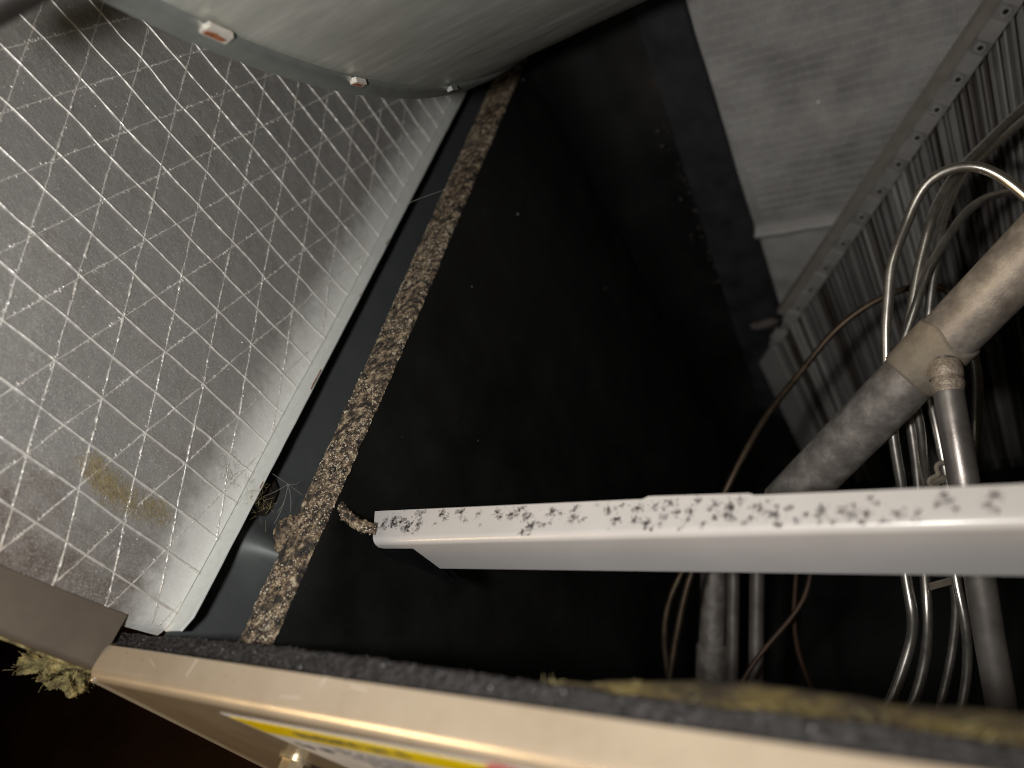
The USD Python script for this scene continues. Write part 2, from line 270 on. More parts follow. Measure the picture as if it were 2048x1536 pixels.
M['label_blue'] = surf('label_blue', [(0.3, (0.05, 0.06, 0.35)), (0.7, (0.08, 0.09, 0.42))], scale=60, rough=(0.3, 0.4))
M['screw'] = surf('plated_screw', [(0.3, (0.62, 0.52, 0.34)), (0.7, (0.75, 0.65, 0.46))], scale=200, rough=(0.25, 0.4), metal=(0.8, 0.8))
M['floor'] = surf('dark_floor', [(0.3, (0.035, 0.018, 0.010)), (0.7, (0.07, 0.036, 0.02))], scale=4, rough=(0.6, 0.8))
M['cable'] = surf('black_cable', [(0.3, (0.008, 0.006, 0.005)), (0.7, (0.014, 0.011, 0.009))], scale=60, rough=(0.5, 0.6))
# mould: a speckled stain, see-through between its spots
M['mould'] = mat('mould', {'g': ('geometry', {}), 'n': ('noise_texture', {'scale': 1100.0, 'detail': 3.0, 'roughness': 0.7}),
    'f': ('map_range', {'from_min': 0.50, 'from_max': 0.66, 'to_min': 0.0, 'to_max': 1.0, 'clamp': True}),
    't': ('transparent_bsdf', {'color': (1, 1, 1)}), 'd': ('diffuse_bsdf', {'color': (0.05, 0.045, 0.043)}), 'x': ('mix_closure', {})},
    [('g.position', 'n.vector'), ('n.fac', 'f.value'), ('f.result', 'x.fac'), ('d.BSDF', 'x.closure1'), ('t.BSDF', 'x.closure2')], 'x.closure')
M['mould_halo'] = mat('mould_halo', {'g': ('geometry', {}), 'n': ('noise_texture', {'scale': 700.0, 'detail': 4.0, 'roughness': 0.75}),
    'f': ('map_range', {'from_min': 0.36, 'from_max': 0.60, 'to_min': 0.35, 'to_max': 1.0, 'clamp': True}),
    't': ('transparent_bsdf', {'color': (1, 1, 1)}), 'd': ('diffuse_bsdf', {'color': (0.10, 0.095, 0.09)}), 'x': ('mix_closure', {})},
    [('g.position', 'n.vector'), ('n.fac', 'f.value'), ('f.result', 'x.fac'), ('d.BSDF', 'x.closure1'), ('t.BSDF', 'x.closure2')], 'x.closure')

# ================================================================== the setting
fl = obj('floor', gridmesh(np.array([[[x, y, -1.25] for y in np.linspace(-3, 2, 6)] for x in np.linspace(-4, 3, 6)])), M['floor'])
tag(fl, kind='structure')

# black lined inside of the cabinet, one liner per wall
YB = 0.55
def wallthing(name, label, mesh, mt, smooth=False):
    p = obj(name, mesh, mt, smooth=smooth); tag(p, label, 'wall lining'); return p
def bumpy_wall(o, a, b, na, nb, amp, seed):
    o, a, b = map(lambda q: np.array(q, float), (o, a, b)); n = np.cross(a, b); n /= np.linalg.norm(n)
    S, T = np.meshgrid(np.linspace(0, 1, na), np.linspace(0, 1, nb), indexing='ij')
    P = o + S[..., None] * a + T[..., None] * b
    P = P + (fbm(P * 9, 4, seed) * amp)[..., None] * n
    v, f = gridmesh(P)
    v2, f2 = gridmesh(P - n * 0.006)
    return join([(v, f), (v2, np.asarray(f2)[:, ::-1])])
xs_ = np.r_[0.0615 + 0.045 * (1 - np.cos(np.linspace(0, np.pi / 2, 24))), np.linspace(0.108, 0.195, 20)]
u_ = np.clip((xs_ - 0.0615) / 0.045, 0, 1)
yl_ = YB + 0.012 - 0.045 * (1 - np.sqrt(1 - (1 - u_) ** 2))
zl_ = np.linspace(-0.7, -0.004, 110)
Pl = np.array([[(a, b, z) for z in zl_] for a, b in zip(xs_, yl_)])
Pl[..., 1] += 0.004 * fbm(Pl * 11, 4, 3)
wallthing('back_liner', 'scuffed black liner rounding from the partition into the back wall beside the dusty foil', gridmesh(Pl), M['back_liner'], True)
wallthing('upper_back_liner', 'plain black wall lining above the rounded liner, behind the blower housing', box((-0.02, YB + 0.03, -0.7), (0.25, YB + 0.036, 0.06)), M['black_liner'])
wallthing('floor_liner', 'black liner over the bottom of the cabinet under the tubes', bumpy_wall((0.0, 0.0, -0.62), (0.9, 0, 0), (0, 0.56, 0), 20, 20, 0.004, 4), M['black_liner'], 40)
wallthing('side_liner', 'black liner on the far right side behind the bent tubes', bumpy_wall((0.86, 0.56, -0.62), (0, -0.55, 0), (0, 0, 0.68), 20, 20, 0.004, 5), M['black_liner'], 40)

# ================================================================== left side: grey sheet, lip, foil faced insulation
side = thing('grey_side_sheet', 'grey sheet metal wall with pale straight lip along the foil edge', 'sheet metal wall', (0, 0.0, -0.2))
def lip_x(y): return np.interp(y, [0.0, 0.03, 0.5, 0.6], [0.0128, 0.0126, 0.0122, 0.012])
ys = np.linspace(0.024, 0.62, 90)
LZ = 0.004
sec = []
for y in ys:
    w = lip_x(y); e = 0.0004 * (meshkit.noise(np.array([y * 90, 0, 0])) - 0.5)
    end = 0.004 * np.clip((0.033 - y) / 0.009, 0, 1) ** 2
    w = w - end
    sec.append([(-0.004, y, LZ - 0.0012), (-0.004, y, LZ), (w - 0.0006 + e, y, LZ), (w + e, y, LZ - 0.0004), (w + e, y, LZ - 0.0009), (w - 0.0006 + e, y, LZ - 0.0012)])
P = np.array(sec).transpose(1, 0, 2)
v, f = gridmesh(P, closed_u=True)
k = len(ys)
caps = [[0 * k, 1 * k, 2 * k, 3 * k], [0 * k, 3 * k, 4 * k, 5 * k]]
caps += [[c + k - 1 for c in reversed(q)] for q in caps]
obj('lip', (v, np.vstack([f, caps])), M['lip'], side, label='pale grey straight lip with worn edge')
for yc, ln, wd in ((0.178, 0.011, 0.0012), (0.30, 0.004, 0.0008), (0.104, 0.003, 0.0006), (0.245, 0.005, 0.0005)):
    q = [Point(a, b).buffer(r) for a, b, r in [(rng.uniform(-ln / 2, ln / 2), rng.uniform(-wd * 0.4, 0), rng.uniform(0.3, 0.8) * wd) for _ in range(16)]]
    poly = affinity.scale(union_all(q), 1.6, 1.0).intersection(Polygon([(-1, -1), (1, -1), (1, 0.0002), (-1, 0.0002)]))
    g = max(getattr(poly, 'geoms', [poly]), key=lambda t: t.area)
    obj('rust_patch', prism(g, ((lip_x(yc), yc, LZ + 0.00005), (0, 1, 0), (1, 0, 0)), -0.00012), M['rust'], side, label='small brown rust patch on the lip edge')
# the grey sheet below the lip, curled towards the partition near the opening
Y, Z = np.meshgrid(np.linspace(0.012, 0.62, 160), np.linspace(-0.20, 0.0, 50), indexing='ij')
X = np.full_like(Y, -0.009)
curl = np.exp(-((Y - 0.083) / 0.010) ** 2) * np.clip((-Z - 0.004) / 0.03, 0, 1)
X = X + 0.020 * curl
X = X + 0.0006 * fbm(np.stack([X, Y, Z], -1) * 30, 3, 9)
obj('sheet', gridmesh(np.stack([X, Y, Z], -1)), M['grey_sheet'], side, smooth=True)

board = thing('foil_insulation_board', 'foil faced insulation board with raised thread grid on the left wall', 'insulation', (0, 0.01, 0.0))
YF0 = lambda z: np.interp(z, [0.0, 0.025, 0.042, 0.08, 0.16, 0.3], [0.0225, 0.0170, 0.0145, 0.0095, 0.003, -0.005])
zz = np.linspace(LZ + 0.0003, 0.30, 230); tt = np.linspace(0, 1, 420)
Zg, Tg = np.meshgrid(zz, tt, indexing='ij')
Yg = YF0(Zg) + Tg * (0.62 - YF0(Zg))
PP = np.stack([np.zeros_like(Yg), Yg, Zg], -1)
disp = 0.0034 * fbm(PP * np.array([1, 14, 20]), 3, 21) + 0.0005 * fbm(PP * 140, 3, 22)
# edges of the board turn back, crumpled
disp -= 0.006 * np.exp(-(Yg - YF0(Zg)) / 0.0035)
fx = np.clip(disp, -0.01, 0.0024)
PP[..., 0] = fx - 0.0004
v, f = gridmesh(PP)
v2 = v.copy(); v2[:, 0] = -0.024
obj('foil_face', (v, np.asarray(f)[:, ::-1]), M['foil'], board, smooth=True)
obj('wool_core', box((-0.024, 0.026, 0.0045), (-0.013, 0.62, 0.3)), M['wool'], board)
from scipy.interpolate import RegularGridInterpolator
def foil_x(y, z):
    t = (y - YF0(z)) / (0.62 - YF0(z))
    i = np.clip((z - zz[0]) / (zz[1] - zz[0]), 0, len(zz) - 1.001); j = np.clip(t * (len(tt) - 1), 0, len(tt) - 1.001)
    i0, j0 = i.astype(int), j.astype(int); a, b = i - i0, j - j0
    A = PP[..., 0]
    return A[i0, j0] * (1 - a) * (1 - b) + A[i0 + 1, j0] * a * (1 - b) + A[i0, j0 + 1] * (1 - a) * b + A[i0 + 1, j0 + 1] * a * b
def thread(y, z, half, height, seed, beads=0.0, nstep=7.0e-4):
    """Ridge along the polyline (y, z) on the foil; half width and height vary along it."""
    L = np.hypot(y[-1] - y[0], z[-1] - z[0]); n = max(8, int(L / nstep)); s = np.linspace(0, 1, n)
    yy, zt = y[0] + s * (y[-1] - y[0]), z[0] + s * (z[-1] - z[0])
    d = np.array([y[-1] - y[0], z[-1] - z[0]]) / L; nrm = np.array([-d[1], d[0]])
    l = s * L
    wob = (meshkit.fbm(np.c_[l * 60, np.full(n, seed * 3.3), np.zeros(n)], 3, seed) - 0.5) * 0.0013
    r1 = meshkit.noise(np.c_[l * 420, np.full(n, seed * 1.7), np.zeros(n)], seed + 5)
    r2 = meshkit.noise(np.c_[l * 130, np.full(n, seed * 2.1), np.zeros(n)], seed + 9)
    if beads > 0:
        r3 = meshkit.noise(np.c_[l * 300, np.full(n, seed * 0.9), np.zeros(n)], seed + 13)
        ph = l / 0.0041 + 3.2 * r2
        am = np.clip((np.sin(ph * 2 * np.pi) * 0.35 + (r3 - 0.5) * 2.0 + 0.42 + 0.5 * (r1 - 0.5)), 0.03, 1.25) * (0.30 + 1.0 * r2)
    else:
        am = 0.58 + 0.62 * r1 + 0.4 * (r2 - 0.5)
    hw, hh = half * (0.45 + 0.55 * am) if beads > 0 else half * am, height * am
    rows = []
    for a, b in ((-1, -0.25), (-0.62, 0.66), (0.0, 1.0), (0.62, 0.66), (1, -0.25)):
        py, pz = yy + nrm[0] * (wob + a * hw), zt + nrm[1] * (wob + a * hw)
        rows.append(np.stack([foil_x(py, np.clip(pz, zz[0], 0.299)) + b * hh + 0.00006, py, pz], -1))
    out = [gridmesh(np.array(rows))]
    if beads > 0:                            # little crosswise creases of the foil along the thread
        rgt = np.random.default_rng(seed + 700); nf = int(L / 0.0024)
        o = np.array([[1, 0, 0], [-1, 0, 0], [0, 1, 0], [0, -1, 0], [0, 0, 1]], float)
        of = np.array([[0, 2, 4], [2, 1, 4], [1, 3, 4], [3, 0, 4]])
        vs = []
        for _ in range(nf):
            q = rgt.random(); cy, cz_ = yy[int(q * (n - 1))], zt[int(q * (n - 1))]
            aa = (math.pi / 2 + rgt.normal(0, 0.3)) if d[1] < 0 or rgt.random() < 0.25 else math.atan2(d[1], d[0]) + 0.35 + rgt.normal(0, 0.25); hl_ = rgt.uniform(0.0005, 0.0012) * (0.5 + rgt.random()); ww = rgt.uniform(0.00015, 0.00032)
            e1_, e2_ = np.array([math.cos(aa), math.sin(aa)]), np.array([-math.sin(aa), math.cos(aa)])
            pc = np.array([cy, cz_]) + nrm * rgt.normal(0, 0.0003)
            p2 = pc + o[:, :1] * hl_ * e1_ + o[:, 1:2] * ww * e2_
            vs.append(np.c_[foil_x(p2[:, 0], np.clip(p2[:, 1], zz[0], 0.299)) + 0.00004 + o[:, 2] * rgt.uniform(0.00030, 0.00075), p2])
        out.append((np.vstack(vs), (of[None] + (np.arange(nf) * 5)[:, None, None]).reshape(-1, 3)))
    return join(out)
ZTOP = 0.27
def on_foil(rg):
    z = rg.uniform(LZ + 0.002, 0.26); y = YF0(z) + 0.004 + rg.random() ** 1.1 * 0.46
    return np.array([float(foil_x(np.array([y]), np.array([z]))[0]) + 0.00002, y, z])
for k in range(-2, 24):
    y0 = 0.0743 + 0.0198 * k + rng.uniform(-0.0006, 0.0006)
    zb = LZ + 0.0006
    yb = y0 - 0.0015
    if y0 < 0.033: zb = 0.012
    obj('scrim_thread', thread(np.array([yb, y0 + 0.002]), np.array([zb, ZTOP]), 0.00072, 0.00074, 40 + k), M['thread'], board, smooth=True)
def clip_line(z15, slope):
    pts = []
    ya = np.linspace(0.0, 0.56, 600); za = z15 + slope * (ya - 0.15)
    ok = (za > LZ + 0.0008) & (za < ZTOP) & (ya > YF0(za) + 0.0035)
    return (ya[ok][[0, -1]], za[ok][[0, -1]]) if ok.sum() > 12 else None
for k in range(-7, 9):
    s_ = clip_line(0.1110 + 0.0255 * k, 0.3755)
    if s_: obj('scrim_thread', thread(*s_, 0.00066, 0.00062, 100 + k, beads=1.0, nstep=5e-4), M['thread'], board, smooth=True)
for k in range(-4, 13):
    s_ = clip_line(0.0736 + 0.0253 * k, -0.29)
    if s_: obj('scrim_thread', thread(*s_, 0.00052, 0.00044, 140 + k, beads=1.0, nstep=5e-4), M['thread'], board, smooth=True)

obj('foil_glints', grains(5200, on_foil, 65, 0.00007, 0.00034), M['thread'], board, kind='stuff', label='tiny bright grains added as the glints of crinkled foil')  # bright grains added to give the foil its sparkle
# brown dust fuzz caught on the foil, loose fibres at its lower corner
def curls(centers, n, size, r, seed, offx, planar=True):
    rg = np.random.default_rng(seed); ms = []
    for c in range(n):
        y, z = centers[rg.integers(len(centers))] + rg.normal(0, size, 2)
        a = rg.uniform(0, 2 * np.pi); pts = []
        kx = rg.uniform(-1, 1) * 900
        for s in range(9):
            pts.append((foil_x(np.array([y]), np.array([max(z, zz[0])]))[0] + offx + 0.0006 * abs(math.sin(s * 0.9 + c)), y, z))
            a += kx * 0.0008 + rg.normal(0, 0.45); y += math.cos(a) * 0.0009; z += math.sin(a) * 0.0009
        ms.append(tube(np.array(pts), r, 3, cap=False))
    return join(ms)
cen = np.array([H(u, v_, 0, 0)[1:] for u, v_ in ((195, 950), (215, 975), (235, 985), (265, 1005), (300, 1015), (325, 1025), (185, 935), (220, 960))])
dz = obj('dust_fuzz', curls(cen, 330, 0.0022, 0.00007, 31, 0.0002), M['dust_fibre']); tag(dz, 'yellow brown dust fuzz clinging to the lower part of the foil', 'dust', kind='stuff')
cen = np.array([H(u, v_, 0, 0)[1:] for u, v_ in ((200, 1180), (215, 1195), (190, 1165), (150, 1120), (180, 1200), (130, 1100), (460, 945), (480, 940))])
dz = obj('loose_fibres', curls(cen, 110, 0.003, 0.00006, 33, 0.0003), M['silk']); tag(dz, 'loose pale fibres along the lower edge of the foil board', 'fibres', kind='stuff')

# ================================================================== partition with the crusted edge
def strip_edges(y):
    xl = np.interp(y, [0.0, 0.025, 0.18, 0.48, 0.6], [0.0449, 0.0449, 0.0425, 0.0338, 0.031])
    xr = np.interp(y, [0.0, 0.02, 0.19, 0.53, 0.6], [0.0650, 0.0650, 0.0656, 0.0605, 0.0595])
    return xl, xr
part = thing('insulated_partition', 'upright black partition board whose long top edge is crusted with brown dirt', 'partition', (0.055, 0.02, -0.6))
ny, nx = 1100, 60
Yc, Tc = np.meshgrid(np.linspace(0.008, 0.55, ny), np.linspace(0, 1, nx), indexing='ij')
xl, xr = strip_edges(Yc)
jag = 0.0007 * fbm(np.stack([Yc * 220, Tc * 0, Yc * 0], -1), 4, 51), 0.0009 * fbm(np.stack([Yc * 220, Tc * 0 + 9, Yc * 0], -1), 4, 52)
Xc = xl + jag[0] + Tc * (xr + jag[1] - xl - jag[0])
Zc = np.zeros_like(Xc)
base = np.stack([Xc, Yc, Zc], -1)
edge = np.minimum(Tc, 1 - Tc)
Zc = 0.0010 * fbm(base * 160, 3, 53) + 0.0013 * fbm(base * 700, 3, 54) - 0.0035 * np.exp(-edge / 0.035)
obj('crusted_edge', gridmesh(np.stack([Xc, Yc, Zc], -1)), M['crud'], part, smooth=True, label='top edge crusted with pale and brown dirt')
# board itself, faces hang from the edges of the crust
ybs = np.linspace(0.008, 0.565, 160)
xl, xr = strip_edges(ybs)
hz = np.array([-0.0035, -0.02, -0.05, -0.12, -0.3, -0.6])
L_ = np.array([[(a + 0.0004, y, z - 0.0) for z in hz] for a, y in zip(xl, ybs)])
R_ = np.array([[(a - 0.0004 + 0.0012 * fbm(np.array([y * 40, z * 40, 1.0]), 3, 5), y, z) for z in hz] for a, y in zip(xr, ybs)])
vl, fl_ = gridmesh(L_); vr, fr = gridmesh(R_)
obj('board', join([(vl, np.asarray(fl_)), (vr, np.asarray(fr)[:, ::-1]),
     gridmesh(np.array([L_[0], R_[0]])), gridmesh(np.array([R_[-1], L_[-1]]))]), M['black_liner'], part, smooth=40)
zgrid = RegularGridInterpolator((np.linspace(0.008, 0.55, ny), np.linspace(0, 1, nx)), Zc, bounds_error=False, fill_value=None)
def on_strip(rg):
    while True:
        y = 0.01 + 0.54 * rg.random() ** 1.35; t = rg.random()
        if rg.random() < 0.3: t = 1 - 0.09 * rg.random() if rg.random() < 0.7 else 0.07 * rg.random()
        c = meshkit.noise(np.array([y * 75, t * 1.6, 3.0]), 8)
        if rg.random() < np.clip((c - 0.32) * 3.2, 0.05, 1): break
    a, b = strip_edges(y)
    return np.array([a + t * (b - a), y, float(zgrid([[y, t]])[0]) + 0.0001])
obj('pale_grit', grains(9000, on_strip, 61, 0.00008, 0.00056), M['grain_pale'], part, kind='stuff', label='pale gritty crumbs stuck to the dirty edge')
obj('dark_grit', grains(3600, on_strip, 62, 0.00015, 0.0008), M['grain_dark'], part, kind='stuff', label='dark brown crumbs stuck to the dirty edge')
def on_black(rg):
    if rg.random() < 0.75:
        y = rg.uniform(0.03, 0.5); z = -0.005 - 0.3 * rg.random() ** 1.5; return np.array([strip_edges(y)[1] + 0.0006, y, z])
    return np.array([rg.uniform(0.07, 0.14), YB - 0.003, rg.uniform(-0.4, 0.0)])
sp = obj('dust_specks', grains(46, on_black, 63, 0.00012, 0.0006), M['dusty_thread']); tag(sp, 'pale dust specks scattered over the black partition face', 'dust', kind='stuff')

# black plastic corner from the partition to the end of the rail, crusted on its top
up3 = np.array([0, 0, 1.0])
pts = [H(660, 985, 2, -0.008), H(688, 1028, 2, -0.010), H(715, 1052, 2, -0.014), H(752, 1062, 2, -0.019)]
cp = spline(pts, 40)
corner = thing('black_corner_piece', 'curved black plastic piece joining the dirty partition to the white rail', 'plastic piece', cp[20])
wp = spline(pts[:-1] + [pts[-1] - up3 * 0.003, H(800, 1086, 2, -0.030), H(850, 1112, 2, -0.037), H(872, 1124, 2, -0.040)], 60)
sheet = np.array([wp + np.array([0, 0.002 * (dz_ / 0.03), dz_]) for dz_ in (0.0, -0.004, -0.010, -0.018, -0.026)])
back = sheet + np.array([0.001, 0.003, 0])
obj('curved_web', join([gridmesh(sheet), (lambda g: (g[0], np.asarray(g[1])[:, ::-1]))(gridmesh(back)), gridmesh(np.array([back[0], sheet[0]]))]), M['black_plastic'], corner, smooth=40)
rr = 0.0022 * (0.7 + 0.9 * rng.random((40, 14)))
obj('crusted_top', tube(cp + np.array([0, 0.001, 0.0005]), rr, 14), M['crud'], corner, smooth=60, label='top edge caked with pale dirt')
def on_corner(rg):
    i = rg.integers(40); return cp[i] + rg.normal(0, 0.0011, 3) + np.array([0, 0.0, 0.0018])
obj('pale_grit', grains(420, on_corner, 64, 0.0001, 0.0008), M['grain_pale'], corner, kind='stuff')

# clump of debris and hole between lip and partition
cpos = H(582, 1072, 2, -0.012)
ico = trimesh.creation.icosphere(4, 1.0)
d_ = np.asarray(ico.vertices)
vv = d_ * (np.array([0.0062, 0.0105, 0.009])) * (1 + 0.35 * fbm(d_ * 2.2, 4, 71)[:, None] + 0.25 * fbm(d_ * 9, 3, 72)[:, None]) + cpos
cl = obj('debris_clump', (vv, ico.faces), M['crud'], smooth=True); tag(cl, 'brown dirt clump bulging from the left side of the partition', 'dirt')
hp = H(515, 985, 0, -0.006)
ha = np.linspace(0, 2 * np.pi, 40)
hm = np.array([[hp + np.array([0.0012 + 0.001 * k2, math.cos(a) * (0.017 + 0.004 * math.sin(3 * a)) * q, math.sin(a) * 0.011 * q]) for q, k2 in ((1, 0), (0.9, 0.6), (0.5, 0.8), (0.02, 0.8))] for a in ha])
hm[..., 0] = np.maximum(hm[..., 0], -0.0045)
hole = obj('hole_patch', gridmesh(hm), M['hole_fill'], smooth=True); tag(hole, 'dark patch in place of a hole in the grey sheet behind the cobweb', 'dirt')  # dark patch laid on the sheet where the hole is
cob = []
hub = V(576, 968, H(576, 968, 2, -0.006) is not None and 0.405)
for u, v_, t in ((520, 930, 0.415), (605, 990, 0.385), (580, 1025, 0.40), (555, 1025, 0.40), (500, 1000, 0.41), (548, 1048, 0.395), (600, 962, 0.39)):
    e = V(u, v_, t); s = np.linspace(0, 1, 10)[:, None]
    cob.append(tube(hub + s * (e - hub) + np.array([0, 0, -0.0015]) * np.sin(s * np.pi), 0.00009, 4, cap=False))
cw = thing('cobweb', 'thin cobweb threads stretched between the lip and the partition', 'cobweb', hub)
for c in cob: obj('web_thread', c, M['silk'], cw)
rg = np.random.default_rng(5); fz = []
for _ in range(70):
    p = V(rg.normal(510, 14), rg.normal(1000, 22), rg.uniform(0.39, 0.41)); pts = [p]
    dd = rg.normal(0, 1, 3)
    for s in range(7):
        dd = dd + rg.normal(0, 0.6, 3); p = p + dd / np.linalg.norm(dd) * 0.0011; pts.append(p)
    fz.append(tube(np.array(pts), 0.00006, 3, cap=False))
fzp = obj('brown_fibre_tangle', join(fz), M['dust_fibre']); tag(fzp, 'tangle of brown fibres beside the lip below the cobweb', 'fibres')
hr = obj('stray_hair', tube(spline([V(778, 445, 0.455), V(800, 418, 0.452), V(832, 400, 0.45), V(882, 382, 0.448)], 30), 0.00008, 4, cap=False), M['silk'])
tag(hr, 'single fine hair bridging the gap from lip to dirty edge', 'hair')

# ================================================================== white rail with mould
RZ = -0.02
a0, a1 = H(745, 1085, 2, RZ), H(2048, 1048, 2, RZ)
ax = (a1 - a0); ax[2] = 0; ax /= np.linalg.norm(ax)
nb = np.array([-ax[1], ax[0], 0.0])             # towards the back
up = np.array([0, 0, 1.0])
rail = thing('support_rail', 'white painted metal rail crossing the opening, its top spotted with black mould', 'rail', a0)
LEN = 0.42
def rail_wide(s):                               # depth of the top face along the rail
    pxs = [(750, 1022), (1308, 997), (1320, 991), (1520, 985.5), (1530, 989.5), (2040, 968)]
    ss, ww = [], []
    for p in pxs:
        q = H(*p, 2, RZ) - a0; ss.append(np.dot(q, ax)); ww.append(np.dot(q, nb))
    return np.interp(s, ss, ww)
s_l = np.dot(H(750, 1022, 2, RZ) - a0, ax)
RB = 0.0032
fp = lambda u, v_: (lambda q: (np.dot(q - a0, ax), q[2] - RZ))(HP(u, v_, a0, nb))
s1, h1 = fp(768, 1097); s2, h2 = fp(826, 1097); s3, h3 = fp(880, 1137); s4, h4 = fp(2048, 1152)
def front_drop(s): return np.interp(s, [0.0, s1 - 0.001, s1 + 0.0015, s2, s3, s4], [-0.0045, h1 * 0.97, h1, h2, h3, h4])
ss = np.unique(np.r_[np.linspace(0, LEN, 160), s1, s2, s3, np.linspace(s2, s3, 12), [np.dot(H(u, 990, 2, RZ) - a0, ax) for u in (1308, 1320, 1520, 1530)]])
rows = []
for s in ss:
    o = a0 + ax * s; w = rail_wide(s); sh = s_l * 1.0 * 0
    drop = front_drop(s); q = []
    q.append(o + nb * w - up * 0.0010)
    q.append(o + nb * w)
    for kk in np.linspace(0.66, 0.0, 3)[:2]: q.append(o + nb * (RB + (w - RB) * kk))
    for an in np.linspace(0, np.pi / 2, 8): q.append(o + nb * (RB - RB * math.sin(an)) + up * (-RB + RB * math.cos(an)))
    dd = min(drop, -RB - 0.0004)
    q.append(o + up * ((dd - RB) / 2)); q.append(o + up * dd); q.append(o + up * dd + nb * 0.0010)
    q.append(o + up * (-RB) + nb * 0.0010); q.append(o + nb * (RB + 0.0004) - up * 0.0010)
    rows.append(q)
Pq = np.array(rows)
# the left end of the top face is cut slightly slanted
sl = np.clip(1 - (ss / 0.006), 0, 1)[:, None]
for i in range(len(ss)):
    for j in range(Pq.shape[1]):
        d2 = np.dot(Pq[i, j] - a0, nb)
        Pq[i, j] += ax * (s_l * np.clip(d2 / rail_wide(0), 0, 1)) * (1 - ss[i] / LEN)
v, f = gridmesh(Pq.transpose(1, 0, 2), closed_u=True)
k = len(ss)
nq = Pq.shape[1]
capf = []
for e in (0, k - 1):
    for j in range(0, nq // 2 - 1): capf.append([j * k + e, (j + 1) * k + e, (nq - 2 - j) * k + e, (nq - 1 - j) * k + e])
obj('channel', (v, np.vstack([f, capf])), M['rail'], rail, smooth=35)
spots = [  # photograph position, size in photograph pixels, strength
 (765, 1050, 20, .8), (785, 1047, 18, .9), (803, 1043, 12, .7), (812, 1057, 24, 1.), (835, 1052, 14, .6), (842, 1030, 18, .35), (790, 1035, 10, .7), (765, 1032, 8, .6), (883, 1029, 13, 1.), (890, 1037, 8, .7), (922, 1025, 15, .7), (930, 1041, 7, .5), (958, 1027, 9, .5), (994, 1025, 12, 1.), (1000, 1033, 8, .8),
 (1022, 1030, 16, .6), (1040, 1020, 13, .8), (1056, 1035, 16, .8), (1061, 1054, 17, 1.), (1045, 1064, 12, .6), (1085, 1050, 12, .4), (1104, 1024, 14, .9), (1122, 1027, 7, .5), (1150, 1017, 10, .6), (1148, 1034, 14, .6), (1140, 1042, 8, .5), (1165, 1040, 9, .4), (1218, 1019, 16, .7), (1232, 1040, 14, .9), (1245, 1010, 9, .6),
 (1275, 1016, 14, .8), (1270, 1040, 13, .7), (1295, 1046, 15, 1.), (1302, 1060, 7, .5), (1310, 1012, 12, .6), (1342, 1006, 14, 1.), (1330, 1032, 18, .4), (1360, 1058, 8, .4), (1382, 1022, 14, .8), (1398, 1001, 11, .9), (1430, 1035, 11, .7), (1463, 1018, 22, 1.), (1452, 1032, 12, .8), (1430, 1008, 14, .5), (1520, 1020, 15, .8), (1510, 1012, 10, .6), (1548, 1030, 20, .5), (1555, 1050, 15, .7),
 (1580, 1015, 12, .5), (1592, 1041, 10, .7), (1612, 1029, 6, .8), (1644, 1019, 14, 1.), (1636, 1036, 18, .45), (1682, 1022, 12, 1.), (1700, 1030, 18, .5), (1733, 1028, 15, .8), (1724, 1045, 10, .6), (1742, 996, 9, .6), (1755, 1006, 8, .6), (1765, 1045, 13, .5), (1795, 1025, 16, .7), (1835, 1026, 9, .7), (1832, 1043, 12, .4),
 (1884, 990, 14, .8), (1876, 1008, 10, .9), (1897, 1002, 14, .6), (1910, 1018, 8, .6), (1990, 990, 15, .8), (1976, 1006, 14, .7), (1990, 1018, 14, .3), (1490, 1045, 9, .5), (1405, 1048, 10, .5), (1480, 1000, 9, .5), (1195, 1010, 7, .4), (1100, 1046, 6, .3), (960, 1050, 5, .3), (870, 1048, 5, .3), (1355, 1025, 11, .6), (1320, 1048, 8, .5), (1376, 1040, 10, .5), (1420, 1020, 9, .6), (1500, 1036, 10, .5), (1535, 1002, 9, .4), (1665, 1044, 8, .5), (1707, 1008, 8, .4)]
rg = np.random.default_rng(77)
fr_ = (a0 + up * 0.00008, ax, nb)
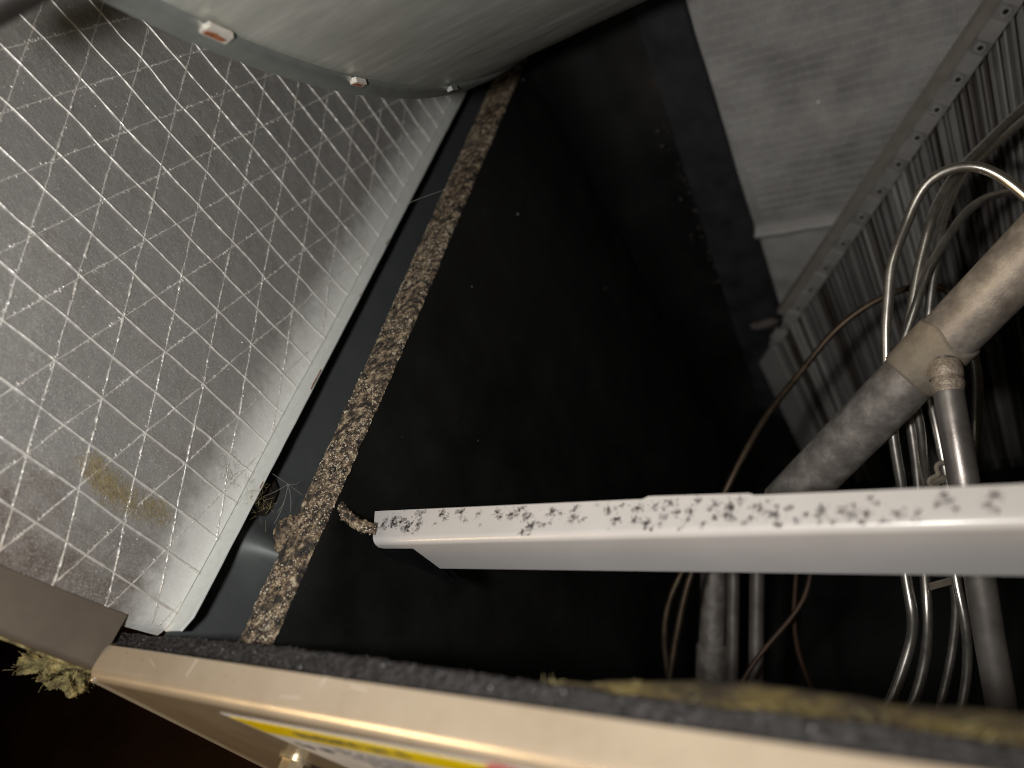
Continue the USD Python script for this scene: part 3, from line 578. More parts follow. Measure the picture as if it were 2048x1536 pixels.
for u, v_, sz, st in spots:
    c3 = H(u, v_, 2, RZ) - a0; c2 = np.array([np.dot(c3, ax), np.dot(c3, nb)])
    t = np.dot(Q[:, 1], H(u, v_, 2, RZ) - C); r = 1.0 * sz / FOC * t
    blobs, halo = [], []
    narm = rg.integers(4, 9)
    for _ in range(narm):
        an = rg.uniform(0, 2 * np.pi); L = r * rg.uniform(0.35, 1.15)
        for q in np.linspace(0.05, 1, 5):
            if rg.random() < 0.22: continue
            w = r * (0.115 * (1 - 0.7 * q) + 0.02) * (0.5 + 0.7 * st) * rg.uniform(0.6, 1.3)
            p = c2 + np.array([math.cos(an), math.sin(an) * 0.95]) * L * q + rg.normal(0, 0.04 * r, 2)
            blobs.append(affinity.rotate(affinity.scale(Point(*p).buffer(max(w, 0.00008), 3), rg.uniform(0.8, 1.5), rg.uniform(0.7, 1.0)), math.degrees(an)))
    for _ in range(int(rg.integers(9, 20))):
        p = c2 + rg.normal(0, 0.62 * r, 2); blobs.append(Point(*p).buffer(rg.uniform(0.00006, 0.00024) * (0.5 + st), 3))
    for _ in range(9):
        p = c2 + rg.normal(0, 0.42 * r, 2); halo.append(Point(*p).buffer(r * rg.uniform(0.12, 0.36), 5))
    lim = Polygon([(-0.002 + s_l, 0.0012), (LEN, 0.0012), (LEN, 0.001 + rail_wide(c2[0]) - 0.0016), (-0.002 + s_l, rail_wide(c2[0]) - 0.0006)])
    lim = Polygon([(c2[0] - 0.03 if c2[0] > 0.035 else max(s_l, 0) + 0.0008, 0.0010), (c2[0] + 0.03, 0.0010), (c2[0] + 0.03, rail_wide(c2[0]) - 0.0004), (c2[0] - 0.03 if c2[0] > 0.035 else max(s_l, 0) + 0.0008, rail_wide(c2[0]) - 0.0004)])
    for bl, mt, oz, nm in ((blobs, M['mould'] if st > 0.45 else M['mould_halo'], 0.00010, 'mould_spot'), (halo, M['mould_halo'], 0.00004, 'mould_haze')):
        pol = union_all(bl).intersection(lim)
        ms = []
        for g in getattr(pol, 'geoms', [pol]):
            if g.geom_type == 'Polygon' and g.area > 1e-9:
                vv, ff = trimesh.creation.triangulate_polygon(g.simplify(0.00003), engine='earcut')
                ms.append((a0 + up * oz + vv[:, :1] * ax + vv[:, 1:2] * nb, ff))
        if ms: obj(nm, join(ms), mt, rail)

# ================================================================== blower housing
BX, BC, BR = 0.100, np.array([0.5046, 0.4506]), 0.4239
blower = thing('blower_housing', 'curved galvanised blower housing with rolled rim and rusty slots at the top', 'blower', (BX, BC[0], BC[1]))
def cyl(x, r, a): return np.stack([np.broadcast_to(x, np.shape(a)), BC[0] + r * np.cos(a), BC[1] + r * np.sin(a)], -1)
an = np.radians(np.linspace(170, 330, 400))
prof_rim = [(BX - 0.0006, BR - 0.0012), (BX, BR), (BX + 0.0045, BR + 0.0002), (BX + 0.0090, BR - 0.0002), (BX + 0.0110, BR - 0.0010), (BX + 0.0118, BR - 0.0026), (BX + 0.0112, BR - 0.0034), (BX + 0.001, BR - 0.0026)]
def lathe(prof, closed): 
    P = np.array([cyl(x, r, an) for x, r in prof])
    return gridmesh(P, closed_u=closed)
obj('rim', lathe(prof_rim, True), M['galv_rim'], blower, smooth=50)
xs = np.linspace(BX + 0.0105, BX + 0.5, 60)
Pw = []
for x in xs:
    q = cyl(x, BR - 0.0032, an); Pw.append(q)
Pw = np.array(Pw)
dent = 0.0012 * fbm(Pw * 14, 3, 81)
rad = Pw[..., 1:] - BC; rad /= np.linalg.norm(rad, axis=-1, keepdims=True)
Pw[..., 1:] += rad * dent[..., None]
Pi = Pw.copy(); Pi[..., 1:] -= rad * 0.0015
obj('wrapper', join([gridmesh(Pw), (lambda g: (g[0], np.asarray(g[1])[:, ::-1]))(gridmesh(Pi))]), M['galv'], blower, smooth=True)
obj('side_plate', gridmesh(np.array([cyl(BX + 0.002, r, an) for r in (BR - 0.003, BR - 0.12)])), M['galv'], blower)
for (u, v_), ln, wd in (((437, 92), 0.0112, 0.0052), ((718, 168), 0.0078, 0.0030), ((898, 158), 0.0070, 0.0026)):
    p = H(u, v_, 0, BX + 0.0115); a = math.atan2(p[2] - BC[1], p[1] - BC[0])
    n = np.array([0, math.cos(a), math.sin(a)]); tg = np.array([0, -math.sin(a), math.cos(a)]); x_ = np.array([1.0, 0, 0])
    o = np.array([BX + 0.0115, BC[0], BC[1]]) + n * (BR - 0.0016)
    tab = Polygon([(-ln / 2, -wd / 2), (ln / 2, -wd / 2), (ln / 2 - 0.0005, wd / 2), (-ln / 2 + 0.0005, wd / 2)]).buffer(0.0004)
    tp = obj('lock_tab', prism(tab, (o, tg, x_), -0.0024 if np.dot(np.cross(tg, x_), n) < 0 else 0.0024), M['bright_cut'] if ln > 0.0072 else M['galv_rim'], blower, label='bright metal tab with rusty slot' if ln > 0.0072 else None)
    cut = Polygon([(-ln * 0.42, -wd * 0.40), (ln * 0.30, -wd * 0.42), (ln * 0.40, -wd * 0.05), (ln * 0.1, wd * 0.05), (-ln * 0.1, wd * 0.18), (-ln * 0.42, 0.0)]).buffer(0.0001)
    sg = -1 if np.dot(np.cross(tg, x_), n) < 0 else 1
    obj('rusty_slot', prism(cut, (o + n * 0.0021, tg, x_), sg * 0.0005), M['rust'] if ln > 0.007 else M['dark_hole'], tp)

# ================================================================== back wall: gasket, dusty foil board
gask = [H(1290, 100, 1, YB - 0.004), H(1450, 600, 1, YB - 0.004)]
gb, gt = gask[1], gask[0]
dirg = (gt - gb) / np.linalg.norm(gt - gb)
e0, e1 = H(1560, 620, 1, YB - 0.004), H(1370, 0, 1, YB - 0.004)
gp = []
for q in np.linspace(-0.6, 1.5, 60):
    A_ = gb + q * (gt - gb); B_ = e0 + q * (e1 - e0)
    w = B_ - A_
    jg = 0.0022 * float(fbm(np.array([q * 30, 0.3, 0]), 3, 91))
    gp.append([A_ + np.array([jg, 0.006, 0]), A_ + np.array([jg + 0.002, -0.004, 0]), A_ + w * 0.5 + np.array([0, -0.006, 0]), B_ + np.array([-0.002, -0.005, 0]), B_ + np.array([0, 0.006, 0])])
gs = obj('gasket_strip', gridmesh(np.array(gp)), M['gasket'], smooth=40); tag(gs, 'dark bluish foam strip running down beside the dusty foil', 'foam strip')
def on_flake(rg):
    q = rg.uniform(0.1, 0.8); p = gb + q * (gt - gb); return p + np.array([rg.normal(-0.001, 0.0022) - 0.010 * (rg.random() < 0.15), -0.002, 0])
fk = obj('peeling_flakes', grains(70, on_flake, 66, 0.0004, 0.0022), M['flake']); tag(fk, 'pale brown flakes along the left edge of the dark foam strip', 'dirt', kind='stuff')
bf = thing('back_foil_board', 'dusty foil faced board on the back wall left of the coil', 'insulation', (0.25, YB, -0.4))
Xb, Zb = np.meshgrid(np.linspace(0.150, 0.62, 150), np.linspace(-0.44, 0.06, 150), indexing='ij')
zs = lambda x: np.interp(x, [0.1, 0.176, 0.225, 0.5], [-0.246, -0.2555, -0.2625, -0.31])   # the tape seam
Pb = np.stack([Xb, np.full_like(Xb, YB), Zb], -1)
fold = np.exp(-((Zb - zs(Xb)) / 0.004) ** 2)
Pb[..., 1] += -0.006 * fbm(Pb * 16, 4, 92) - 0.005 * fold + 0.006 * (Zb < zs(Xb) - 0.002) 
edgel = e0[0] + (Zb - e0[2]) / (e1[2] - e0[2]) * (e1[0] - e0[0])
Pb[..., 0] = np.maximum(Pb[..., 0], edgel - 0.001)
obj('foil_face', gridmesh(Pb), M['dusty_foil'], bf, smooth=True)
obj('wool_core', box((0.19, YB + 0.012, -0.44), (0.62, YB + 0.03, 0.06)), M['wool'], bf)
sm = np.linspace(0.170, 0.36, 60)
seam = np.array([[(x, YB - 0.006 - 0.002 * float(fbm(np.array([x * 60, 0, 0]), 3, 93)) + o_[0], zs(x) + o_[1] + 0.0012 * float(fbm(np.array([x * 90, 1, 0]), 3, 94))) for x in sm] for o_ in ((0.004, 0.005), (-0.001, 0.0025), (-0.002, 0.0), (-0.0005, -0.003), (0.005, -0.006))])
obj('tape_seam', gridmesh(seam), M['dusty_thread'], bf, smooth=True, label='pale wrinkled seam across the foil')
by = RegularGridInterpolator((np.linspace(0.150, 0.62, 150), np.linspace(-0.44, 0.06, 150)), Pb[..., 1], bounds_error=False, fill_value=None)
tl = []
rg = np.random.default_rng(12)
for k2 in range(40):
    x0 = 0.186 + 0.0078 * k2 + rg.normal(0, 0.0006); z = np.linspace(-0.24, 0.05, 70); x = x0 - 0.012 * (z / -0.25) + 0.0006 * np.sin(z * 90 + k2)
    ok = x > e0[0] + (z - e0[2]) / (e1[2] - e0[2]) * (e1[0] - e0[0]) + 0.001
    if ok.sum() < 6: continue
    x, z = x[ok], z[ok]; y = by(np.stack([x, z], -1)) - 0.0002
    w = 0.0008 * (0.5 + 0.7 * meshkit.noise(np.c_[z * 160, np.full(len(z), k2 * 1.3), np.zeros(len(z))], 3))
    tl.append(gridmesh(np.array([np.stack([x + a * w, y - b, z], -1) for a, b in ((-1, 0), (0, 0.0006), (1, 0))])))
for k2 in range(34):
    z0 = 0.045 - 0.0085 * k2 + rg.normal(0, 0.0005); x = np.linspace(0.184, 0.45, 80); z = z0 - 0.13 * (x - 0.18) + 0.0005 * np.sin(x * 110 + k2)
    ok = (z > zs(x) + 0.008) & (x > e0[0] + (z - e0[2]) / (e1[2] - e0[2]) * (e1[0] - e0[0]) + 0.001)
    if ok.sum() < 5: continue
    x, z = x[ok], z[ok]; y = by(np.stack([x, z], -1)) - 0.0002
    w = 0.0006 * (0.4 + 0.8 * meshkit.noise(np.c_[x * 160, np.full(len(x), k2 * 1.9), np.zeros(len(x))], 4))
    tl.append(gridmesh(np.array([np.stack([x, y - b, z + a * w], -1) for a, b in ((-1, 0), (0, 0.0006), (1, 0))])))
obj('scrim_grid', join(tl), M['dusty_thread'], bf, kind='stuff', smooth=True, label='fine square grid of dusty threads')
def on_bf(rg_):
    x, z = rg_.uniform(0.19, 0.35), rg_.uniform(-0.24, 0.0); return np.array([x, float(by([[x, z]])[0]) - 0.0012, z])
obj('dust_flecks', grains(40, on_bf, 13, 0.0004, 0.0016), M['bright_cut'], bf, kind='stuff')
# crumpled foil scrap at the foot of the gasket
sp0 = H(1530, 648, 1, YB - 0.02); ico2 = trimesh.creation.icosphere(3, 1.0); d2 = np.asarray(ico2.vertices)
sv = d2 * np.array([0.015, 0.005, 0.005]) * (1 + 0.7 * fbm(d2 * 2.5, 3, 15)[:, None]) + sp0
sc = obj('foil_scrap', (sv, ico2.faces), M['fin_dirty'], smooth=40); tag(sc, 'small crumpled metal scrap at the foot of the dark foam strip', 'scrap')

# ================================================================== evaporator coil: diagonal end plate with holes, upright fins
CY = 0.50
d0, d1 = H(1980, 0, 1, CY), H(1568, 610, 1, CY)
du = (d1 - d0) / np.linalg.norm(d1 - d0)          # down along the diagonal
dn = np.array([-du[2], 0, du[0]]); dn = dn if dn[0] > 0 else -dn      # to the lower right, into the fins
dn = np.array([dn[0], 0, dn[2]])
coil = thing('evaporator_coil', 'finned cooling coil with a diagonal holed edge plate at upper right', 'cooling coil', d1)
A0, A1 = d0 - du * 0.16, d1 + du * 0.012
W0 = 0.006
def slab(a, b, o0, o1, y0, y1):
    v = np.array([p + dn * o + np.array([0, y - CY, 0]) for p in (a, b) for o in (o0, o1) for y in (y0, y1)])
    f = np.array([[0, 1, 3, 2], [4, 6, 7, 5], [0, 4, 5, 1], [2, 3, 7, 6], [1, 5, 7, 3], [0, 2, 6, 4]])
    return v, f
obj('edge_plate', slab(A0, A1, -0.001, W0, CY, CY + 0.008), M['sheet_edge'], coil)
holes = [(1963, 8), (1916, 82), (1874, 146), (1834, 207), (1798, 264), (1763, 318), (1727, 373), (1695, 425), (1663, 480), (1632, 530), (1604, 575)]
hpts = [H(u, v_, 1, CY) for u, v_ in holes]
proj = [np.dot(p - d0, du) for p in hpts]
pitch = np.polyfit(range(len(proj)), proj, 1)[0]
W1 = 0.0205
obj('hole_plate', slab(A0, A1, W0 + 0.0004, W1, CY + 0.0015, CY + 0.012), M['fin_mid'], coil)
for k2 in range(-5, 14):
    s = proj[0] + pitch * k2 if not (0 <= k2 < len(proj)) else proj[k2]
    c = d0 + du * s + dn * (W0 + W1) / 2
    rgk = np.random.default_rng(200 + k2)
    lnd = slab(c - du * (pitch * 0.74), c - du * (pitch * 0.20), W0 - (W0 + W1) / 2 + 0.0015 - 0, W1 - (W0 + W1) / 2 - 0.0015, CY - 0.0008, CY + 0.002)
    obj('plate_land', lnd, M['sheet_tab'], coil)
    ring = trimesh.creation.annulus(0.0019, 0.0036, 0.0012)
    ring.apply_transform(np.array([[1, 0, 0, 0], [0, 0, 1, 0], [0, -1, 0, 0], [0, 0, 0, 1.0]])); ring.apply_translation(c + np.array([0, -0.0002, 0]))
    rp = obj('rivet_ring', ring, M['sheet_tab'], coil, smooth=30)
    dk = trimesh.creation.cylinder(0.0019, 0.0008, sections=20)
    dk.apply_transform(np.array([[1, 0, 0, 0], [0, 0, 1, 0], [0, -1, 0, 0], [0, 0, 0, 1.0]])); dk.apply_translation(c + np.array([0, 0.0002, 0]))
    obj('hole', dk, M['dark_hole'], rp)
rg = np.random.default_rng(17)
pf = 0.0046
line_z = lambda x: d0[2] + (x - (d0 + dn * W1)[0]) / du[0] * du[2] + (dn * W1)[2]
x = 0.155
while x < 0.80:
    zt = line_z(x) + 0.004
    if zt > -0.62 and zt < 0.35:
        tlt = rg.normal(0, 0.0008); yo = rg.normal(0, 0.0015) + CY + 0.006
        th = rg.choice([0.0012, 0.0022, 0.0034]); dpt = 0.010
        top = np.array([x, yo, min(zt, 0.06)]); bot = np.array([x + tlt, yo + rg.normal(0, 0.001), -0.62])
        prob = rg.random(); mt = M['fin_bright'] if prob < 0.30 else M['fin_mid'] if prob < 0.86 else M['fin_dirty']
        sw = rg.normal(0.0008, 0.0012)
        v = [p + np.array([ox, oy, 0]) for p in (top, bot) for ox, oy in ((0, 0), (th, 0), (th + sw, dpt), (sw, dpt))]
        f = [[0, 1, 2, 3], [7, 6, 5, 4], [0, 4, 5, 1], [1, 5, 6, 2], [2, 6, 7, 3], [3, 7, 4, 0]]
        obj('fin', (np.array(v), np.array(f)), mt, coil)
    x += pf * rg.uniform(0.85, 1.15)
bk = Polygon([(0.10, -0.62), (0.80, -0.62), (0.80, 0.06), (0.46, 0.06), (line_z and 0.12, line_z(0.12))])
obj('core_back', prism(Polygon([(0.13, -0.62), (0.80, -0.62), (0.80, 0.05), ((0.05 - line_z(0)) / (line_z(1) - line_z(0)), 0.05), (0.13, max(line_z(0.13), -0.6))]), ((0, CY + 0.0175, 0), (1, 0, 0), (0, 0, 1)), -0.003), M['fin_mid'], coil)

# ================================================================== suction header with branch pipe
h0, h1_ = V(2140, 425, 0.352), V(1570, 1010, 0.475)
hd = (h1_ - h0); hl = np.linalg.norm(hd); hd /= hl
HR = 0.0147
header = thing('suction_header', 'thick oxidised grey pipe slanting across the coil with brazed branch', 'pipe', h0)
obj('pipe', tube(h0 + hd * np.linspace(0, hl, 90)[:, None], HR, 40), M['header'], header, smooth=40)
jc = V(1872, 722, 0.40); sj = np.dot(jc - h0, hd)
ls = np.linspace(sj - 0.017, sj + 0.016, 40)
rc = np.array([[HR + 0.0012 * np.clip(min(a - (sj - 0.017) - 0.004 * (0.5 + 0.5 * math.sin(3 * b)), (sj + 0.016) - a - 0.003 * (0.5 + 0.5 * math.sin(2 * b + 1))) / 0.0012, -0.5, 1) for b in np.linspace(0, 2 * np.pi, 49)[:-1]] for a in ls])
obj('joint_collar', tube(h0 + hd * ls[:, None], rc, 48, cap=False), M['collar'], header, smooth=50, label='tan heat stained collar at the joint')
b0 = V(1886, 700, 0.393); b1 = V(1908, 850, 0.380); b2 = V(1932, 985, 0.374); b3 = V(1960, 1156, 0.372); b4 = V(1979, 1275, 0.372); b5 = V(2004, 1420, 0.372); b6 = V(2020, 1560, 0.372)
hc = h0 + hd * np.dot(b0 - h0, hd)
bp = spline([b0, b1, b2, b3, b4, b5, b6], 90)
obj('branch_pipe', tube(bp, 0.0070, 28), M['branch'], header, smooth=40)
axd = lambda p: np.linalg.norm((p - h0) - hd * np.dot(p - h0, hd))
first = next(i for i in range(90) if axd(bp[i]) > HR + 0.001)
for off, r_, n_ in ((first, 0.0080, 3.0), (first + 3, 0.0075, 2.0)):
    c = bp[off]; tdir = bp[off + 1] - bp[off]; tdir /= np.linalg.norm(tdir)
    L = np.linspace(-0.0045, 0.0045, 18)
    rb = np.array([[r_ - 0.0004 + 0.0007 * math.exp(-(a / 0.0028) ** 2) + 0.0009 * float(fbm(np.array([math.cos(b) * 2, math.sin(b) * 2, a * 300 + off]), 3, off)) for b in np.linspace(0, 2 * np.pi, 33)[:-1]] for a in L])
    obj('braze_ring', tube(c + tdir * L[:, None], rb, 32, cap=False), M['braze'], header, smooth=60)

# ================================================================== thin tubes
def thin(label, pts, r, mt, name='capillary_tube', grp='thin tubes looping in front of the coil', segs=14):
    P3 = spline([V(u, v_, t) for u, v_, t in pts], 120)
    p = obj(name, tube(P3, r, segs), mt, smooth=True)
    tag(p, label, 'tube', grp)
    return p
thin('bright thin tube making the widest loop above the thick pipe', [(2110, 440, .40), (2048, 389, .405), (1997, 351, .41), (1946, 333, .415), (1895, 341, .42), (1854, 368, .425), (1820, 430, .43), (1796, 491, .43), (1782, 539, .43), (1777, 590, .43), (1773, 642, .43), (1774, 735, .43), (1784, 853, .43), (1794, 920, .43), (1806, 1000, .43), (1812, 1156, .425), (1823, 1219, .42), (1824, 1266, .42), (1811, 1320, .42), (1788, 1385, .42), (1755, 1450, .42)], 0.00285, M['alu_tube'])
thin('thin tube from the upper right corner, left one of the crossing pair', [(2120, 160, .47), (2048, 215, .47), (1997, 262, .47), (1946, 312, .465), (1908, 353, .46), (1881, 396, .455), (1861, 445, .45), (1847, 498, .45), (1833, 560, .45), (1825, 608, .45), (1808, 690, .45), (1808, 760, .45), (1818, 830, .45), (1830, 908, .45), (1838, 990, .45), (1850, 1156, .44), (1854, 1219, .435), (1851, 1305, .435), (1833, 1385, .435), (1805, 1450, .435)], 0.0029, M['alu_tube'])
thin('thin tube from the upper right corner, right one of the crossing pair', [(2120, 185, .485), (2048, 240, .485), (1997, 282, .48), (1955, 322, .475), (1925, 352, .47), (1902, 395, .465), (1884, 450, .46), (1872, 520, .455), (1863, 580, .455), (1857, 642, .455), (1855, 720, .455), (1860, 790, .45), (1872, 850, .445), (1889, 935, .44), (1905, 1040, .43), (1912, 1156, .42), (1928, 1234, .415), (1935, 1312, .415), (1926, 1400, .415), (1905, 1470, .415)], 0.0026, M['alu_tube'])
thin('thin tube in a low arch whose left leg crosses behind the thick pipe', [(2110, 420, .47), (2060, 395, .47), (2031, 387, .47), (1987, 391, .465), (1943, 415, .46), (1902, 464, .455), (1874, 508, .45), (1850, 553, .445), (1833, 608, .44), (1817, 655, .44), (1806, 696, .44), (1812, 760, .44), (1830, 810, .44), (1848, 925, .445), (1860, 990, .45), (1890, 1100, .45), (1911, 1195, .45), (1908, 1273, .45), (1884, 1395, .45), (1860, 1470, .45)], 0.0025, M['alu_tube'])
thin('thin tube curving out to the right of the branch pipe', [(1925, 640, .46), (1944, 696, .46), (1955, 771, .46), (1953, 839, .46), (1946, 915, .46), (1925, 985, .46), (1915, 1080, .47)], 0.0028, M['alu_tube'])
thin('tarnished copper capillary bending left behind the thick pipe to the rail', [(1925, 640, .50), (1905, 595, .50), (1885, 576, .50), (1854, 571, .505), (1792, 584, .51), (1741, 608, .515), (1673, 659, .525), (1601, 745, .53), (1538, 825, .525), (1490, 905, .515), (1450, 985, .51), (1410, 1080, .51), (1381, 1152, .51), (1357, 1250, .51), (1340, 1350, .51), (1330, 1430, .51)], 0.00225, M['copper_tube'])
thin('dark tube added below the rail as the shadow of the copper capillary', [(1395, 1080, .53), (1366, 1140, .53), (1338, 1205, .53), (1329, 1260, .53), (1334, 1335, .53), (1345, 1420, .53)], 0.0022, M['copper_tube'])  # added tube, stands for the shadow of the capillary beside it
thin('thin brown wire crossing diagonally below the rail', [(1628, 1060, .50), (1620, 1152, .50), (1608, 1195, .50), (1588, 1228, .50), (1540, 1285, .50), (1500, 1338, .50), (1470, 1400, .50)], 0.0017, M['wire'], name='copper_wire')
thin('thin brown wire hanging upright below the rail', [(1594, 1060, .52), (1592, 1156, .52), (1589, 1250, .52), (1599, 1312, .52), (1620, 1370, .52), (1640, 1430, .52)], 0.0017, M['wire'], name='copper_wire')
def straight(name, label, pts, r, mt):
    P3 = spline([V(u, v_, t) for u, v_, t in pts], 60)
    tg = thing(name, label, 'pipe', P3[0]); obj('pipe', tube(P3, r, 26), mt, tg, smooth=40); return tg, P3
tg, P3 = straight('lower_pipe', 'stout grey pipe standing behind the rail, leftmost below it', [(1430, 1040, .60), (1427, 1150, .60), (1422, 1350, .60), (1418, 1480, .60)], 0.0098, M['header'])
obj('coupling', tube(P3[33:50], np.r_[0.0098, np.full(15, 0.0118), 0.0098], 26), M['header'], tg, smooth=30)
straight('slim_pipe', 'slim grey pipe just right of the stout one below the rail', [(1468, 1040, .58), (1467, 1150, .58), (1464, 1350, .58), (1462, 1480, .58)], 0.0046, M['branch'])
straight('slim_pipe', 'slim grey pipe standing alone under the middle of the rail', [(1516, 1040, .56), (1514, 1150, .56), (1512, 1350, .56), (1510, 1480, .56)], 0.0052, M['branch'])
# clip and strap by the branch pipe
cpts = np.array([V(u, v_, .40) for u, v_ in ((1862, 972), (1866, 955), (1876, 948), (1873, 935), (1877, 928), (1890, 928))])
cm = [tube(spline(cpts, 40), 0.0013, 10), rod(V(1864, 970, .40), V(1888, 958, .40), 0.004, 0.002, [0, 0.3, 1])]
ck = obj('wire_clip', join(cm), M['collar']); tag(ck, 'small bent tan clip beside the branch pipe just above the rail', 'clip')
st = obj('tie_strap', rod(V(1858, 1172, .43), V(1902, 1160, .43), 0.0042, 0.0012, [0, -1, 0.4]), M['collar']); tag(st, 'short flat strap joining two thin tubes just below the rail', 'strap')

# ================================================================== front panel
PZ = 0.030
xa, ya = np.array([0.0, 0.1, 0.2, 0.32]), None
pA, pB = H(215, 1287, 2, PZ), H(1912, 1531, 2, PZ)
qA, qB = H(160, 1346, 2, PZ), H(1132, 1519, 2, PZ)
pdir = (pB - pA); pdir /= np.linalg.norm(pdir)
pn = np.array([pdir[1], -pdir[0], 0.0])          # outwards, towards the room
panel = thing('front_panel', 'beige painted lower door panel with rounded top edge and warning label', 'panel', pA)
LP = 0.62
wid = np.dot(qA - pA, pn) + 0.0012
BR2 = 0.0050
fz0 = pA + pn * wid
rows = []
sa = np.r_[np.linspace(0, 0.006, 7), np.linspace(0.01, LP, 60)]
for s in sa:
    o = pA + pdir * s; rc_ = 0.0022 * (1 - min(s / 0.0022, 1)) ** 2
    q = [o + np.array([0, 0, -0.010]) - pn * 0.0, o + np.array([0, 0, -0.0009]) + pn * rc_, o + pn * (0.0006 + rc_), o + pn * (wid - BR2) * 0.5]
    for a in np.linspace(0, np.pi / 2, 9): q.append(o + pn * (wid - BR2 + BR2 * math.sin(a)) + up * (-BR2 + BR2 * math.cos(a)))
    q += [o + pn * wid - up * 0.02, o + pn * wid - up * 0.06, o + pn * wid - up * 0.5]
    rows.append(q)
Pp = np.array(rows)
# skew of the left end: it leans back towards the cabinet side
v, f = gridmesh(Pp.transpose(1, 0, 2))
endcap = Pp[0]
cf = [[0, i + 1, i + 2] for i in range(len(endcap) - 2)]
obj('sheet', join([(v, np.asarray(f)[:, ::-1]), (endcap, np.array(cf))]), M['beige'], panel, smooth=35)
# a short return edge turned towards the room on the left end of the face
fo = pA + pn * wid
F2 = lambda u, v_: (lambda q: (np.dot(q - fo, pdir), np.dot(q - fo, up)))(HP(u, v_, fo, pn))
# warning label on the face
tl_, tr_ = F2(440, 1425), F2(1100, 1548)
bl_ = F2(700, 1536)
ltx, ltz = tl_
lab_dx = lambda s: ltz + (tr_[1] - tl_[1]) / (tr_[0] - tl_[0]) * (s - ltx)
slo = (tr_[1] - tl_[1]) / (tr_[0] - tl_[0])
LW, LH = 0.16, 0.09
lean = (bl_[0] - tl_[0]) / (tl_[1] - bl_[1])
def lab(poly, oz, th=0.00012):
    p2 = [(ltx + a + lean * b * 1.0, ltz + slo * a - b) for a, b in poly]
    pg = Polygon(p2)
    mm = prism(pg, (fo + pn * oz, pdir, up), th)
    return mm
def lsign(mm):
    return mm
nchk = np.cross(pdir, up); sgn = 1 if np.dot(nchk, pn) > 0 else -1
def lab_piece(poly, layer): return lab(poly, 0.0001 + 0.00012 * layer, sgn * 0.0001)
wl = obj('warning_label', lab_piece([(0, 0), (LW, 0), (LW, LH), (0, LH)], 0), M['label_white'], panel, label='white warning label with yellow band')
yb_ = F2(480, 1437); ybw = ltz - yb_[1] - slo * 0
obj('yellow_band', lab_piece([(0.0022, 0.0022), (LW - 0.002, 0.0022), (LW - 0.002, 0.0145), (0.0022, 0.0145)], 1), M['label_yellow'], wl)
rg = np.random.default_rng(23)
def strokes(a0_, a1_, b0_, b1_, n, wmin, wmax):
    ms = []; a = a0_
    while a < a1_ - 0.0004:
        w = rg.uniform(wmin, wmax); c0_ = b0_ + (b1_ - b0_) * rg.uniform(0, 0.35); c1_ = b1_ - (b1_ - b0_) * rg.uniform(0, 0.3)
        ms.append(lab_piece([(a, c0_), (min(a + w, a1_), c0_), (min(a + w, a1_), c1_), (a, c1_)], 2)); a += w + rg.uniform(0.3, 0.8) * wmin
        if rg.random() < 0.12: a += wmax * 1.6
    return join(ms)
obj('text_line', strokes(0.03, 0.085, 0.0062, 0.0108, 1, 0.0008, 0.0018), M['label_ink'], wl)
obj('text_line', strokes(0.008, 0.026, 0.0205, 0.0255, 1, 0.0012, 0.0026), M['label_ink'], wl)
obj('text_line', strokes(0.006, 0.030, 0.042, 0.050, 1, 0.0016, 0.0034), M['label_ink'], wl)
for i in range(13):
    b = 0.0180 + 0.0032 * i
    obj('text_line', strokes(0.034, 0.145, b, b + 0.0013, 1, 0.0004, 0.0012), M['label_ink'], wl)
obj('blue_line', lab_piece([(0.002, 0.058), (LW - 0.002, 0.058), (LW - 0.002, 0.0594), (0.002, 0.0594)], 1), M['label_blue'], wl)
rp0 = F2(1015, 1538)
dsk = Polygon([(rp0[0] + 0.0085 * math.cos(a), rp0[1] - 0.006 + 0.0105 * math.sin(a)) for a in np.linspace(0, 2 * np.pi, 40)[:-1]])
obj('red_mark', prism(dsk, (fo + pn * 0.0006, pdir, up), sgn * 0.0001), M['label_red'], wl, label='round red mark at the label edge')
# hex head screw
sc0 = HP(592, 1520, fo, pn)
scr = obj('hex_screw', prism(Point(0, 0).buffer(0.0072, 16), (sc0, pdir, up), sgn * 0.0012), M['screw'], panel, smooth=30)
hexp = Polygon([(0.0056 * math.cos(a), 0.0056 * math.sin(a)) for a in np.arange(6) * math.pi / 3])
obj('screw_head', prism(hexp, (sc0 + pn * 0.0012, pdir, up), sgn * 0.006), M['screw'], scr)
for k2 in range(26):                                 # paint chips and scratch
    pass
obj('rolled_edge', tube(np.array([fo + pdir * 0.0006 - pn * 0.0012 - up * q for q in np.r_[np.linspace(0.002, 0.06, 30), 0.2, 0.5]]), 0.0019, 14), M['beige'], panel, smooth=True)
def on_panel(rg_):
    s_ = 0.01 + 0.3 * rg_.random() ** 1.4; return pA + pdir * s_ + pn * rg_.uniform(0.0005, wid - BR2) + np.array([0, 0, 0.00005])
obj('dirt_specks', grains(90, on_panel, 68, 0.00008, 0.00035), M['foam_grit'], panel, kind='stuff')
for sa_, sb_ in (((655, 1352), (640, 1372)), ((560, 1392), (600, 1396)), ((700, 1372), (735, 1380)), ((300, 1318), (310, 1334))):
    obj('scratch', rod(H(*sa_, 2, PZ + 0.0001), H(*sb_, 2, PZ + 0.0001), 0.0003, 0.00005, up), M['bright_cut'], panel)
scra = [H(395, 1318, 2, PZ + 0.0001), H(372, 1352, 2, PZ + 0.0001)]
obj('scratch', rod(scra[0], scra[1], 0.0005, 0.00006, up), M['bright_cut'], panel, label='pale scratch across the top edge')

